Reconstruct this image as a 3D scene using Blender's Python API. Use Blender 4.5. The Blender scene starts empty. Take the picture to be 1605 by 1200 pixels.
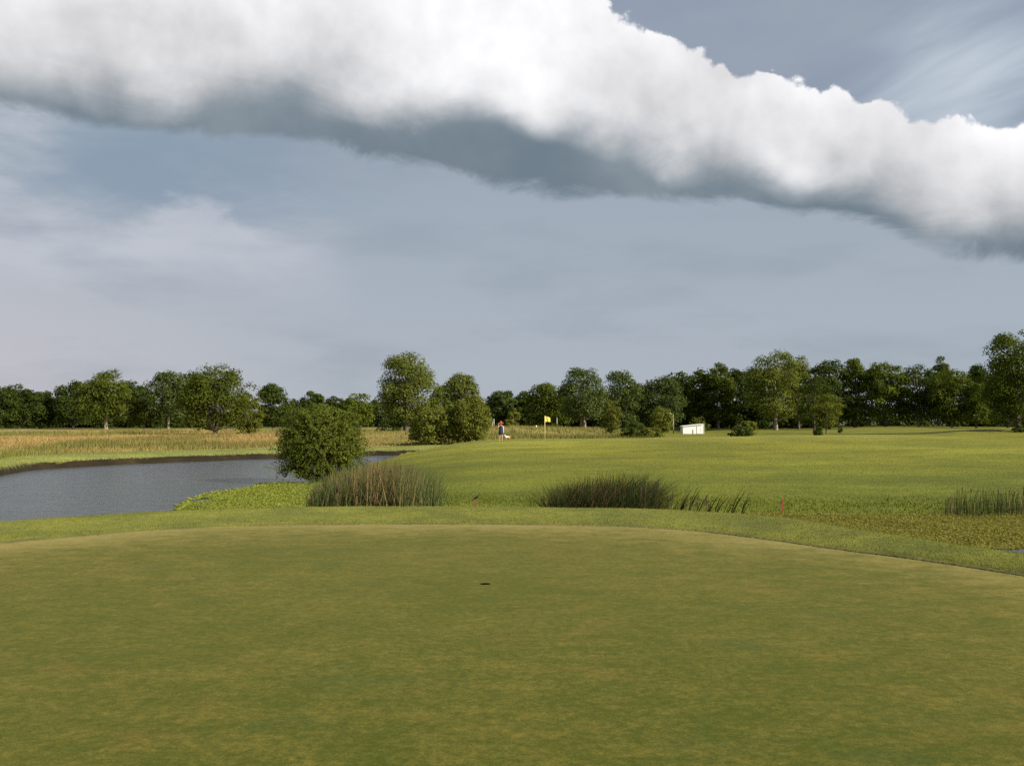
import bpy, math, numpy as np
from mathutils import Vector

# ------------------------------------------------------------------ camera, sky, sun, exposure
sc = bpy.context.scene
COL = sc.collection
PI = math.pi
F = 1560.0                      # focal length in pixels of the 1605 px wide photograph
PITCH = math.atan(58.0 / F)
CAM_H = 1.73
WATER = -1.5

cam_d = bpy.data.cameras.new('camera')
cam_d.sensor_width = 36.0
cam_d.lens = F / 1605.0 * 36.0
cam_d.clip_start = 0.05
cam_d.clip_end = 9000
cam = bpy.data.objects.new('camera', cam_d)
COL.objects.link(cam)
cam.location = (0, 0, CAM_H)
cam.rotation_euler = (PI / 2 + PITCH, 0, 0)
sc.camera = cam

SUN_DIR = Vector((0.76, -0.43, 0.50)).normalized()
SUN_EL = math.asin(SUN_DIR.z)
SUN_AZ = math.atan2(SUN_DIR.x, SUN_DIR.y)       # clockwise from +Y
EXPOSURE = 0.6
EXPF = 2.0 ** EXPOSURE

sc.view_settings.view_transform = 'Standard'
sc.view_settings.look = 'None'
sc.view_settings.gamma = 1.0
sc.view_settings.use_curve_mapping = False
sc.view_settings.exposure = EXPOSURE
sc.render.engine = 'CYCLES'
sc.cycles.max_bounces = 6
sc.cycles.diffuse_bounces = 2
sc.cycles.glossy_bounces = 3
sc.cycles.transmission_bounces = 3
sc.cycles.transparent_max_bounces = 4
sc.cycles.volume_bounces = 0
sc.cycles.use_denoising = False
sc.cycles.sample_clamp_indirect = 4.0
try:
    sc.cycles.denoiser = 'OPENIMAGEDENOISE'
except Exception:
    pass

sun_d = bpy.data.lights.new('sun', 'SUN')
sun_d.energy = 4.9
sun_d.angle = math.radians(0.6)
sun_d.color = (1.0, 0.92, 0.78)
sun = bpy.data.objects.new('sun', sun_d)
COL.objects.link(sun)
sun.rotation_euler = SUN_DIR.to_track_quat('Z', 'Y').to_euler()
sun.location = (60, -40, 60)


def srgb(r, g, b):
    f = lambda c: (c / 255 / 12.92) if c / 255 <= 0.04045 else ((c / 255 + 0.055) / 1.055) ** 2.4
    return (f(r), f(g), f(b))


class NT:
    """small helper for building node trees"""
    def __init__(self, tree):
        self.t = tree
        self.n = tree.nodes
        self.l = tree.links
        self.n.clear()

    def node(self, typ, **kw):
        nd = self.n.new(typ)
        for k, v in kw.items():
            setattr(nd, k, v)
        return nd

    def put(self, sock, v):
        if isinstance(v, bpy.types.NodeSocket):
            self.l.new(v, sock)
        elif isinstance(v, (tuple, list)) and len(v) == 3 and sock.type == 'RGBA':
            sock.default_value = (*v, 1)
        else:
            sock.default_value = v

    def m(self, op, a, b=None, c=None, clamp=False):
        nd = self.node('ShaderNodeMath', operation=op, use_clamp=clamp)
        self.put(nd.inputs[0], a)
        if b is not None:
            self.put(nd.inputs[1], b)
        if c is not None:
            self.put(nd.inputs[2], c)
        return nd.outputs[0]

    def add(self, a, b): return self.m('ADD', a, b)
    def sub(self, a, b): return self.m('SUBTRACT', a, b)
    def mul(self, a, b): return self.m('MULTIPLY', a, b)
    def div(self, a, b): return self.m('DIVIDE', a, b)

    def step(self, v, lo, hi, a=0.0, b=1.0):
        nd = self.node('ShaderNodeMapRange', interpolation_type='SMOOTHSTEP')
        self.put(nd.inputs['Value'], v)
        self.put(nd.inputs['From Min'], lo)
        self.put(nd.inputs['From Max'], hi)
        self.put(nd.inputs['To Min'], a)
        self.put(nd.inputs['To Max'], b)
        return nd.outputs[0]

    def mix(self, f, a, b, blend='MIX'):
        nd = self.node('ShaderNodeMix', data_type='RGBA', blend_type=blend)
        self.put(nd.inputs[0], f)
        self.put(nd.inputs[6], a)
        self.put(nd.inputs[7], b)
        return nd.outputs[2]

    def vscale(self, v, s):
        nd = self.node('ShaderNodeVectorMath', operation='MULTIPLY')
        self.put(nd.inputs[0], v)
        self.put(nd.inputs[1], s)
        return nd.outputs[0]

    def vadd(self, v, s):
        nd = self.node('ShaderNodeVectorMath', operation='ADD')
        self.put(nd.inputs[0], v)
        self.put(nd.inputs[1], s)
        return nd.outputs[0]

    def noise(self, vec, scale, detail=4.0, rough=0.55, dist=0.0, out=0):
        nd = self.node('ShaderNodeTexNoise')
        self.put(nd.inputs['Vector'], vec)
        self.put(nd.inputs['Scale'], scale)
        self.put(nd.inputs['Detail'], detail)
        self.put(nd.inputs['Roughness'], rough)
        self.put(nd.inputs['Distortion'], dist)
        return nd.outputs[out]

    def comb(self, x, y, z):
        nd = self.node('ShaderNodeCombineXYZ')
        for i, v in enumerate((x, y, z)):
            self.put(nd.inputs[i], v)
        return nd.outputs[0]


world = bpy.data.worlds.new('World')
sc.world = world
world.use_nodes = True
w = NT(world.node_tree)
SKY_STRENGTH = 0.1
tc = w.node('ShaderNodeTexCoord')
dirv = tc.outputs['Generated']
sep = w.node('ShaderNodeSeparateXYZ')
w.l.new(dirv, sep.inputs[0])
X, Y, Z = sep.outputs
nish = w.node('ShaderNodeTexSky', sky_type='NISHITA')
nish.sun_disc = False
nish.sun_elevation = SUN_EL
nish.sun_rotation = SUN_AZ
K = 1.0 / (EXPF * SKY_STRENGTH)


def skyc(r, g, b, m=1.0):
    return tuple(c * K * m for c in srgb(r, g, b))


# A shelf cloud is a long level roll: in plan it is a straight strip, so every edge of it
# lies on  elevation = c / s  with c the direction's reach across the strip.
c = w.add(w.mul(X, -0.52), w.mul(Y, 0.854))
along = w.add(w.mul(X, 0.854), w.mul(Y, 0.52))
warp = w.noise(dirv, 5.0, 6, 0.55, 0.0)
warpc = w.sub(warp, 0.5)
big = w.sub(w.noise(w.vadd(dirv, (3.1, 1.7, 0.4)), 2.6, 3, 0.5), 0.5)
fine = w.sub(w.noise(w.vadd(dirv, (7.7, 2.2, 5.1)), 17.0, 8, 0.62), 0.5)
vor = w.node('ShaderNodeTexVoronoi', feature='SMOOTH_F1')
w.put(vor.inputs['Vector'], w.vadd(dirv, w.vscale(w.noise(dirv, 16, 5, 0.6, out=1), (0.09, 0.09, 0.09))))
w.put(vor.inputs['Scale'], 27.0)
w.put(vor.inputs['Smoothness'], 0.35)
puff = w.sub(0.42, vor.outputs['Distance'])
vor2 = w.node('ShaderNodeTexVoronoi', feature='SMOOTH_F1')
w.put(vor2.inputs['Vector'], w.vadd(dirv, w.vscale(w.noise(dirv, 7, 4, 0.55, out=1), (0.16, 0.16, 0.16))))
w.put(vor2.inputs['Scale'], 9.0)
w.put(vor2.inputs['Smoothness'], 0.5)
lobe = w.sub(0.42, vor2.outputs['Distance'])
ragged = w.sub(w.noise(w.vscale(dirv, (1.0, 1.0, 1.8)), 11.0, 9, 0.66, 0.6), 0.5)

def along_ramp(stops):
    nd = w.node('ShaderNodeValToRGB')
    nd.color_ramp.interpolation = 'EASE'
    w.put(nd.inputs[0], w.div(w.div(along, w.m('MAXIMUM', Z, 0.02)), 8.0))
    els = nd.color_ramp.elements
    els[0].position, els[-1].position = 0.0, 1.0
    for p_, v_ in stops[1:-1]:
        els.new(p_)
    for k_, (p_, v_) in zip(sorted(els, key=lambda q: q.position), stops):
        k_.color = (v_ / 5, v_ / 5, v_ / 5, 1)
    return w.mul(nd.outputs[0], 5.0)


zB = w.div(c, along_ramp([(0.0, 3.66), (0.03, 3.64), (0.12, 3.52), (0.19, 3.42), (0.256, 3.62), (0.31, 3.58), (0.36, 3.40), (0.43, 3.40), (0.56, 3.48), (0.60, 3.44), (0.71, 3.76), (1.0, 3.7)]))
zU = w.div(c, along_ramp([(0.0, 1.55), (0.10, 1.70), (0.17, 1.84), (0.27, 2.00), (0.36, 1.94), (0.45, 1.88), (0.65, 1.88), (1.0, 1.9)]))
# sun-lit upper edge, crisp and billowed
DU = w.add(w.sub(zU, Z), w.add(w.mul(fine, 0.036), w.add(w.add(w.mul(puff, 0.034), w.mul(lobe, 0.03)), w.mul(big, 0.03))))
mU = w.step(DU, 0.004, 0.011)
DB = w.add(w.sub(Z, zB), w.add(w.mul(ragged, 0.045), w.add(w.mul(big, 0.03), w.mul(lobe, 0.022))))
mB = w.step(DB, -0.004, 0.010)
cloud = w.mul(mU, mB)
# lit face against shaded base
sW = along_ramp([(0.0, 3.45), (0.03, 3.50), (0.14, 3.06), (0.225, 2.84), (0.36, 2.94), (0.51, 3.18), (0.60, 3.14), (1.0, 3.0)])
zW = w.div(c, sW)
DW = w.add(w.sub(Z, zW), w.add(w.mul(warpc, 0.06), w.add(w.mul(lobe, 0.055), w.mul(ragged, 0.03))))
mW = w.step(DW, -0.022, 0.038)
# relief of the lit face: difference of the billow field along the light
rel = w.sub(w.noise(w.vadd(dirv, (0.012, -0.006, 0.016)), 9.0, 7, 0.55), w.noise(dirv, 9.0, 7, 0.55))
rel2 = w.sub(w.noise(w.vadd(dirv, (0.03, -0.01, 0.04)), 3.5, 4, 0.5), w.noise(dirv, 3.5, 4, 0.5))
face = w.add(0.81, w.add(w.mul(rel, 0.60), w.mul(rel2, 0.9)))
face = w.add(face, w.add(w.mul(puff, 0.07), w.mul(lobe, 0.20)))
face = w.add(face, w.mul(w.step(DU, 0.09, 0.0), 0.16))
face = w.add(face, w.mul(w.step(DW, 0.02, 0.14), 0.12))
face = w.m('MINIMUM', w.m('MAXIMUM', face, 0.45), 1.15)
lit = w.mix(1.0, skyc(252, 252, 254), w.comb(face, face, face), 'MULTIPLY')
base_n = w.step(w.add(w.noise(dirv, 6.0, 5, 0.55), w.mul(DB, 1.6)), 0.36, 0.78)
basec = w.mix(base_n, skyc(112, 128, 140), skyc(140, 151, 160))
cloudc = w.mix(mW, basec, lit)

# clear-ish storm sky above / rain curtain below
el = Z
below = w.mix(w.step(el, 0.02, 0.30), skyc(171, 179, 190), skyc(157, 169, 182))
az_l = w.step(X, -0.1, -0.5)
below = w.mix(w.mul(az_l, w.step(el, 0.26, 0.02)), below, skyc(190, 189, 197))
az_r = w.step(X, 0.05, 0.5)
below = w.mix(w.mul(az_r, w.step(el, 0.2, 0.0)), below, skyc(166, 177, 190))
# soft strato-cumulus wisps low in the left sky
wv = w.comb(w.mul(X, 2.2), w.mul(Y, 1.0), w.mul(Z, 7.0))
wn = w.noise(wv, 2.1, 8, 0.58, 0.3)
wl = w.step(X, -0.05, -0.34)
wmask = w.mul(w.step(wn, 0.47, 0.68), w.mul(wl, w.mul(w.step(el, 0.11, 0.19), w.step(el, 0.36, 0.27))))
dk = w.mul(w.step(wn, 0.52, 0.36), w.mul(wl, w.mul(w.step(el, 0.14, 0.22), w.step(el, 0.34, 0.27))))
below = w.mix(w.mul(dk, 0.8), below, skyc(134, 152, 172))
below = w.mix(w.mul(w.step(X, -0.02, -0.34), w.mul(w.step(el, 0.17, 0.21), w.mul(w.step(el, 0.34, 0.25), 0.45))), below, skyc(138, 155, 172))
zt_ = w.add(0.205, w.mul(w.m('ABSOLUTE', w.add(X, 0.32)), -0.26))
cn = w.sub(w.noise(w.comb(w.mul(X, 1.4), w.mul(Y, 1.0), w.mul(Z, 3.2)), 6.5, 8, 0.6, 0.35), 0.5)
DT = w.add(w.sub(zt_, Z), w.mul(cn, 0.085))
bank_m = w.mul(w.mul(w.step(DT, -0.002, 0.022), w.step(DT, 0.085, 0.01)), w.step(X, -0.14, -0.25))
below = w.mix(w.mul(wmask, 0.6), below, skyc(204, 206, 213))
below = w.mix(w.mul(bank_m, 0.8), below, skyc(194, 197, 206))
sn = w.noise(w.comb(w.mul(X, 1.6), w.mul(Y, 1.6), w.mul(Z, 6.0)), 2.6, 6, 0.55)
below = w.mix(w.mul(w.step(sn, 0.46, 0.68), 0.5), below, skyc(148, 159, 172))
above = w.mix(w.step(w.noise(wv, 1.3, 4, 0.5), 0.35, 0.7), skyc(142, 155, 173), skyc(158, 167, 180))
cirv = w.comb(w.mul(X, 1.2), w.mul(Y, 0.6), w.add(w.mul(Z, 4.6), w.mul(X, -1.5)))
cir = w.step(w.noise(cirv, 2.4, 7, 0.55, 0.4), 0.46, 0.75)
cirm = w.mul(w.step(w.noise(cirv, 2.3, 7, 0.5, 0.7), 0.36, 0.70), w.mul(w.step(X, 0.26, 0.42), w.step(w.sub(Z, zU), 0.17, 0.03)))
above = w.mix(w.mul(cirm, 0.90), above, skyc(220, 229, 238))
abv = w.step(w.sub(Z, w.mul(w.add(zU, zB), 0.5)), -0.02, 0.02)
bg = w.mix(abv, below, above)
veil = w.mix(0.96, nish.outputs[0], bg)           # thin veil: the clear sky shows through faintly
final = w.mix(cloud, veil, cloudc)
final = w.mix(w.step(Z, 0.0, -0.03), final, skyc(120, 125, 110))
bgn = w.node('ShaderNodeBackground')
w.put(bgn.inputs['Color'], final)
bgn.inputs['Strength'].default_value = SKY_STRENGTH
wo = w.node('ShaderNodeOutputWorld')
w.l.new(bgn.outputs[0], wo.inputs[0])

# ------------------------------------------------------------------ photograph pixel -> place in the world
CP, SP = math.cos(PITCH), math.sin(PITCH)


def ray(px, py):
    u = (px - 802.5) / F
    v = (600 - py) / F
    return u, CP - v * SP, SP + v * CP


def on_plane(px, py, z):
    u, f, s = ray(px, py)
    k = (z - CAM_H) / s
    return (u * k, f * k)


def x_at(px, d, py=670):
    u, f, s = ray(px, py)
    return u / f * d


def z_at(py, d):
    u, f, s = ray(802.5, py)
    return CAM_H + s / f * d


# ------------------------------------------------------------------ numeric noise
def _hash(ix, iy, seed):
    h = (ix.astype(np.int64) * 374761393 + iy.astype(np.int64) * 668265263 + seed * 1442695041) & 0xffffffff
    h = ((h ^ (h >> 13)) * 1274126177) & 0xffffffff
    return ((h ^ (h >> 16)) & 0xffffff) / float(0xffffff)


def vnoise(x, y, seed=0):
    x = np.asarray(x, float); y = np.asarray(y, float)
    ix = np.floor(x); iy = np.floor(y)
    fx = x - ix; fy = y - iy
    fx = fx * fx * (3 - 2 * fx); fy = fy * fy * (3 - 2 * fy)
    a = _hash(ix, iy, seed); b = _hash(ix + 1, iy, seed)
    c_ = _hash(ix, iy + 1, seed); d_ = _hash(ix + 1, iy + 1, seed)
    return (a + (b - a) * fx) * (1 - fy) + (c_ + (d_ - c_) * fx) * fy


def fbm(x, y, seed=0, o=4):
    v = 0; amp = 0.5; t = 0
    for i in range(o):
        v = v + amp * vnoise(x * 2 ** i, y * 2 ** i, seed + i * 17)
        t += amp; amp *= 0.5
    return v / t


def sm(x, a, b):
    t = np.clip((np.asarray(x, float) - a) / (b - a), 0, 1)
    return t * t * (3 - 2 * t)


def poly_sd(x, y, poly):
    """signed distance to a closed polygon, negative inside"""
    x = np.asarray(x, float); y = np.asarray(y, float)
    best = np.full(x.shape, 1e18); inside = np.zeros(x.shape, bool)
    n = len(poly)
    for i in range(n):
        x0, y0 = poly[i]; x1, y1 = poly[(i + 1) % n]
        ex, ey = x1 - x0, y1 - y0
        t = np.clip(((x - x0) * ex + (y - y0) * ey) / (ex * ex + ey * ey + 1e-12), 0, 1)
        dx = x - x0 - t * ex; dy = y - y0 - t * ey
        best = np.minimum(best, dx * dx + dy * dy)
        cond = (y0 > y) != (y1 > y)
        with np.errstate(divide='ignore', invalid='ignore'):
            xc = (x1 - x0) * (y - y0) / (y1 - y0 + 1e-30) + x0
        inside ^= cond & (x < xc)
    d = np.sqrt(best)
    return np.where(inside, -d, d)


def catmull(pts, k=8):
    pts = [np.array(p, float) for p in pts]
    n = len(pts); out = []
    for i in range(n):
        p0, p1, p2, p3 = pts[i - 1], pts[i], pts[(i + 1) % n], pts[(i + 2) % n]
        for j in range(k):
            t = j / k
            out.append(0.5 * (2 * p1 + (p2 - p0) * t + (2 * p0 - 5 * p1 + 4 * p2 - p3) * t * t + (3 * p1 - p0 - 3 * p2 + p3) * t ** 3))
    return [tuple(p) for p in out]


# ------------------------------------------------------------------ terrain
edge_px = [(0, 853), (75, 846), (150, 839), (300, 828), (460, 823), (620, 822), (760, 822), (900, 823.5), (1000, 826),
           (1100, 833), (1205, 846), (1305, 860), (1405, 873), (1505, 887), (1605, 903)]
green_pts = [on_plane(a, b, 0.0) for a, b in edge_px]
green_pts += [(7.2, 7.5), (8.3, 2.5), (8.0, -4), (5, -9), (0, -11), (-6, -10), (-10, -5), (-11, 2), (-9.8, 8.5)]
GREEN = catmull(green_pts, 5)

yf_x = [-30, -14, -10.2, -8, -6.4, -4, -2, 3, 10, 17, 30, 60, 200]
yf_y = [90, 62, 51, 46, 42.5, 38.5, 36.5, 34.6, 34.0, 33.6, 33.0, 32, 32]
zc_x = [-14, -11.2, -10.2, -9.2, -8, -6.5, -4.5, -2, 0, 11, 23, 31, 37, 42, 46, 52, 60, 200]
zc_z = [-2.2, -1.75, -1.46, -1.22, -0.98, -0.68, -0.36, -0.20, -0.14, 0.04, 0.16, 0.25, 0.34, 0.08, -0.55, -0.8, -0.8, -0.8]
far_px = [(0, 746), (50, 737), (100, 733), (200, 727.5), (300, 723.5), (400, 719.5), (500, 716), (600, 713.5), (680, 712.5)]
far_w = [on_plane(a, b, WATER) for a, b in far_px]
# far shore of the pond: distance by bearing
yr_p = [-4000, -1500, -700, -350, -120] + [p[0] for p in far_px] + [760, 800, 5000]
yr_d = [5, 9, 18, 32, 48] + [p[1] for p in far_w] + [95, 98, 98]


FAR_CTRL = [(-100, 70, -0.92), (0, 78, -0.92), (300, 90, -0.92), (600, 104, -0.95), (100, 130, -0.78), (350, 158, -0.68),
            (100, 235, -0.36), (430, 255, -0.28), (560, 200, -0.4), (640, 160, -0.1), (700, 130, -0.3), (690, 105, -0.8),
            (815, 150, 0.62), (860, 148, 0.3), (790, 118, -0.35), (840, 118, -0.5), (900, 125, -0.62), (960, 122, -0.6), (920, 190, -0.1),
            (1000, 140, -0.75), (1090, 212, -1.15), (1090, 180, -0.95), (1180, 122, -0.30), (1235, 235, -0.55), (1150, 240, -0.4),
            (1290, 150, -0.3), (1420, 228, 0.2), (1380, 170, 0.0), (1500, 220, -0.05), (1590, 132, 0.5), (1640, 140, 0.5), (1620, 104, -0.95),
            (1300, 105, -0.45), (1450, 108, -0.3), (1060, 105, -0.8), (800, 260, 0.0), (1000, 260, 0.0), (600, 300, -0.2), (1300, 300, 0.2)]


def z_far(x, y):
    az = 802.5 + F * x / np.maximum(y, 5.0)
    az = np.clip(az, -600, 2200)
    ld = np.log(np.clip(y, 40, 400))
    num = 0; den = 0
    for px, d, z in FAR_CTRL:
        q = ((az - px) / 230.0) ** 2 + ((ld - math.log(d)) * 2.6) ** 2
        wgt = 1.0 / (q + 0.02) ** 2
        num = num + wgt * z; den = den + wgt
    return num / den


def parts_h(x, y):
    x = np.asarray(x, float); y = np.asarray(y, float)
    # green surround
    s = poly_sd(x, y, GREEN)
    se = s - np.maximum(0, 11.5 - y) * 0.9 * sm(s, 0.5, 3.0)
    lip = -0.012 + 0.05 * sm(s, -0.02, 0.16)
    pxn = 802.5 + F * x / np.maximum(y, 2.0)
    cw = np.interp(pxn, [-400, 0, 400, 1000, 1205, 1365, 1505, 1605, 2000], [1.5, 1.7, 1.9, 1.9, 1.7, 1.1, 0.7, 0.6, 0.6])
    cw = np.where(y < 6, 1.5, cw)
    hump = 0.085 * sm(s, 0.0, cw)
    fall = 1.95 * sm(se, cw, cw + 5.6) + 0.6 * sm(se, 6, 12)
    hn = lip + hump - fall + 0.035 * (fbm(x * 0.9, y * 0.9, 5) - 0.5) * sm(s, 0.2, 1.0)
    hn = np.where(s < -0.02, -0.012 - 0.40 * sm(-s, 0.02, 0.9), hn)
    # mound
    yf = np.interp(x, yf_x, yf_y)
    zc = np.interp(x, zc_x, zc_z)
    zc = (zc + np.interp(x - 1.5, zc_x, zc_z) + np.interp(x + 1.5, zc_x, zc_z)) / 3
    L = np.maximum(90 - yf, 12)
    df = y - yf
    g = 1 - (1 - np.clip(df / L, 0, 1)) ** 2.7
    bank = 0.16 * sm(df, 0, 1.2)
    hm = WATER - 0.04 + bank + (zc - WATER - 0.12) * g
    hm = np.where(df < 0, WATER - 0.04 + df * 0.3, hm)
    back = np.maximum(0, y - 92)
    hm = hm - (back / 16.0) ** 2 * 0.35
    hm = hm + 0.10 * (fbm(x * 0.13, y * 0.09, 9) - 0.5) * sm(df, 1, 14) + 0.025 * (fbm(x * 0.7, y * 0.6, 3) - 0.5) * sm(df, 0, 2)
    # far ground
    yr = np.interp(802.5 + F * x / np.maximum(y, 2.0), yr_p, yr_d)
    sd = (y - yr) * 0.86
    sd = sd + 1.2 * (fbm(x * 0.22, y * 0.22, 21, 2) - 0.5)
    zf = z_far(x, y)
    hf = np.minimum(zf, WATER + 0.38 * sm(sd, -0.05, 0.6) + 0.05 * np.clip(sd, 0, 1e9)) + 0.07 * (fbm(x * 0.3, y * 0.3, 31) - 0.5) * sm(sd, 0.5, 3)
    hf = np.where(sd < -0.05, WATER + np.maximum(sd, -2) * 0.5, hf)
    deep = -2.4
    return np.maximum(hn, deep), np.maximum(hm, deep), np.maximum(hf, deep), s, df, sd


def height(x, y):
    a, b, c_, *_ = parts_h(x, y)
    return np.maximum(np.maximum(a, b), c_)


def h1(x, y):
    return float(height(np.array([x]), np.array([y]))[0])


# ------------------------------------------------------------------ mesh helpers
def link(o, parent=None):
    COL.objects.link(o)
    if parent is not None:
        o.parent = parent
    return o


def tag(o, label=None, cat=None, group=None, kind=None):
    for k, v in (('label', label), ('category', cat), ('group', group), ('kind', kind)):
        if v:
            o[k] = v
    return o


def empty(name, loc, label, cat, group=None):
    o = bpy.data.objects.new(name, None)
    o.empty_display_size = 0.3
    o.location = loc
    link(o)
    return tag(o, label, cat, group)


def np_mesh(name, V, Fc, mat, parent=None, col=None, smooth=False):
    """V (n,3); Fc (m,k) with one k; col (n,3) optional colour attribute 'Col'"""
    V = np.ascontiguousarray(V, np.float32); Fc = np.ascontiguousarray(Fc, np.int32)
    me = bpy.data.meshes.new(name)
    n, (m, k) = len(V), Fc.shape
    me.vertices.add(n); me.vertices.foreach_set('co', V.ravel())
    me.loops.add(m * k); me.loops.foreach_set('vertex_index', Fc.ravel())
    me.polygons.add(m)
    me.polygons.foreach_set('loop_start', np.arange(0, m * k, k, dtype=np.int32))
    me.polygons.foreach_set('loop_total', np.full(m, k, np.int32))
    if smooth:
        me.polygons.foreach_set('use_smooth', np.ones(m, bool))
    me.update(calc_edges=True)
    if col is not None:
        a = me.color_attributes.new('Col', 'FLOAT_COLOR', 'POINT')
        a.data.foreach_set('color', np.c_[col, np.ones(n)].astype(np.float32).ravel())
    if mat:
        me.materials.append(mat)
    o = bpy.data.objects.new(name, me)
    return link(o, parent)


class MB:
    """collects simple solids and links them as ONE mesh object"""
    def __init__(self):
        self.v = []; self.f = []

    def box(self, c0, size, rz=0.0):
        cx, cy, cz = c0; sx, sy, sz = (q / 2 for q in size); b = len(self.v)
        for dz in (-sz, sz):
            for dx, dy in ((-sx, -sy), (sx, -sy), (sx, sy), (-sx, sy)):
                self.v.append((cx + dx * math.cos(rz) - dy * math.sin(rz), cy + dx * math.sin(rz) + dy * math.cos(rz), cz + dz))
        for q in ((0, 3, 2, 1), (4, 5, 6, 7), (0, 1, 5, 4), (1, 2, 6, 5), (2, 3, 7, 6), (3, 0, 4, 7)):
            self.f.append([b + i for i in q])
        return self

    def tube(self, pts, radii, seg=8, cap=True):
        pts = [Vector(p) for p in pts]; rings = []
        for i, p in enumerate(pts):
            t = (pts[min(i + 1, len(pts) - 1)] - pts[max(i - 1, 0)])
            t = t.normalized() if t.length > 1e-9 else Vector((0, 0, 1))
            a = Vector((1, 0, 0)) if abs(t.x) < 0.8 else Vector((0, 1, 0))
            u = t.cross(a).normalized(); v = t.cross(u)
            b = len(self.v)
            for k in range(seg):
                an = 2 * PI * k / seg
                self.v.append(tuple(p + (u * math.cos(an) + v * math.sin(an)) * radii[i]))
            rings.append(b)
        for r0, r1 in zip(rings, rings[1:]):
            for k in range(seg):
                k2 = (k + 1) % seg
                self.f.append([r0 + k, r0 + k2, r1 + k2, r1 + k])
        if cap:
            self.f.append([rings[0] + k for k in range(seg)][::-1])
            self.f.append([rings[-1] + k for k in range(seg)])
        return self

    def poly(self, pts):
        b = len(self.v)
        self.v += [tuple(p) for p in pts]
        self.f.append(list(range(b, b + len(pts))))
        return self

    def prism(self, pts, off):
        """closed polygon pts extruded by the vector off"""
        n = len(pts); b = len(self.v)
        self.v += [tuple(p) for p in pts] + [tuple(Vector(p) + Vector(off)) for p in pts]
        self.f.append([b + i for i in range(n)][::-1]); self.f.append([b + n + i for i in range(n)])
        for i in range(n):
            j = (i + 1) % n
            self.f.append([b + i, b + j, b + n + j, b + n + i])
        return self

    def build(self, name, mat, parent=None, smooth=False):
        me = bpy.data.meshes.new(name)
        me.from_pydata(self.v, [], self.f)
        if smooth:
            me.polygons.foreach_set('use_smooth', np.ones(len(me.polygons), bool))
        me.update()
        if mat:
            me.materials.append(mat)
        return link(bpy.data.objects.new(name, me), parent)


# ------------------------------------------------------------------ materials
def new_mat(name):
    m = bpy.data.materials.new(name)
    m.use_nodes = True
    t = NT(m.node_tree)
    out = t.node('ShaderNodeOutputMaterial')
    return m, t, out


def plain(name, color, rough=0.7, bump=0.0, bscale=20.0, vary=0.12, metallic=0.0):
    m, t, out = new_mat(name)
    co = t.node('ShaderNodeTexCoord').outputs['Object']
    n = t.noise(co, bscale, 4)
    dark = tuple(q * (1 - vary) for q in color); light = tuple(min(1, q * (1 + vary)) for q in color)
    b = t.node('ShaderNodeBsdfPrincipled')
    t.put(b.inputs['Base Color'], t.mix(n, dark, light))
    b.inputs['Roughness'].default_value = rough
    b.inputs['Metallic'].default_value = metallic
    if bump:
        bp = t.node('ShaderNodeBump'); bp.inputs['Strength'].default_value = bump
        bp.inputs['Distance'].default_value = 0.02
        t.l.new(n, bp.inputs['Height']); t.l.new(bp.outputs[0], b.inputs['Normal'])
    t.l.new(b.outputs[0], out.inputs[0])
    return m


def leaf_mat(name, c0, c1, trans=0.32, tcol=None, obj_vary=0.25):
    """leaf colour differs from leaf to leaf and a little from plant to plant"""
    m, t, out = new_mat(name)
    isl = t.node('ShaderNodeNewGeometry').outputs['Random Per Island']
    ob = t.node('ShaderNodeObjectInfo').outputs['Random']
    colr = t.mix(isl, c0, c1)
    v = t.add(1.0 - obj_vary / 2, t.mul(ob, obj_vary))
    colr = t.mix(1.0, colr, t.comb(v, v, v), 'MULTIPLY')
    d = t.node('ShaderNodeBsdfDiffuse'); t.put(d.inputs['Color'], colr)
    tr = t.node('ShaderNodeBsdfTranslucent')
    t.put(tr.inputs['Color'], t.mix(1.0, colr, tcol or (1.15, 1.25, 0.6), 'MULTIPLY'))
    mx = t.node('ShaderNodeMixShader'); mx.inputs[0].default_value = trans
    t.l.new(d.outputs[0], mx.inputs[1]); t.l.new(tr.outputs[0], mx.inputs[2])
    t.l.new(mx.outputs[0], out.inputs[0])
    return m


def col_grass_mat(name, trans=0.3):
    """blades coloured by their own attribute"""
    m, t, out = new_mat(name)
    a = t.node('ShaderNodeAttribute', attribute_name='Col').outputs['Color']
    d = t.node('ShaderNodeBsdfDiffuse'); t.put(d.inputs['Color'], a)
    tr = t.node('ShaderNodeBsdfTranslucent'); t.put(tr.inputs['Color'], a)
    mx = t.node('ShaderNodeMixShader'); mx.inputs[0].default_value = trans
    t.l.new(d.outputs[0], mx.inputs[1]); t.l.new(tr.outputs[0], mx.inputs[2])
    t.l.new(mx.outputs[0], out.inputs[0])
    return m


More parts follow.
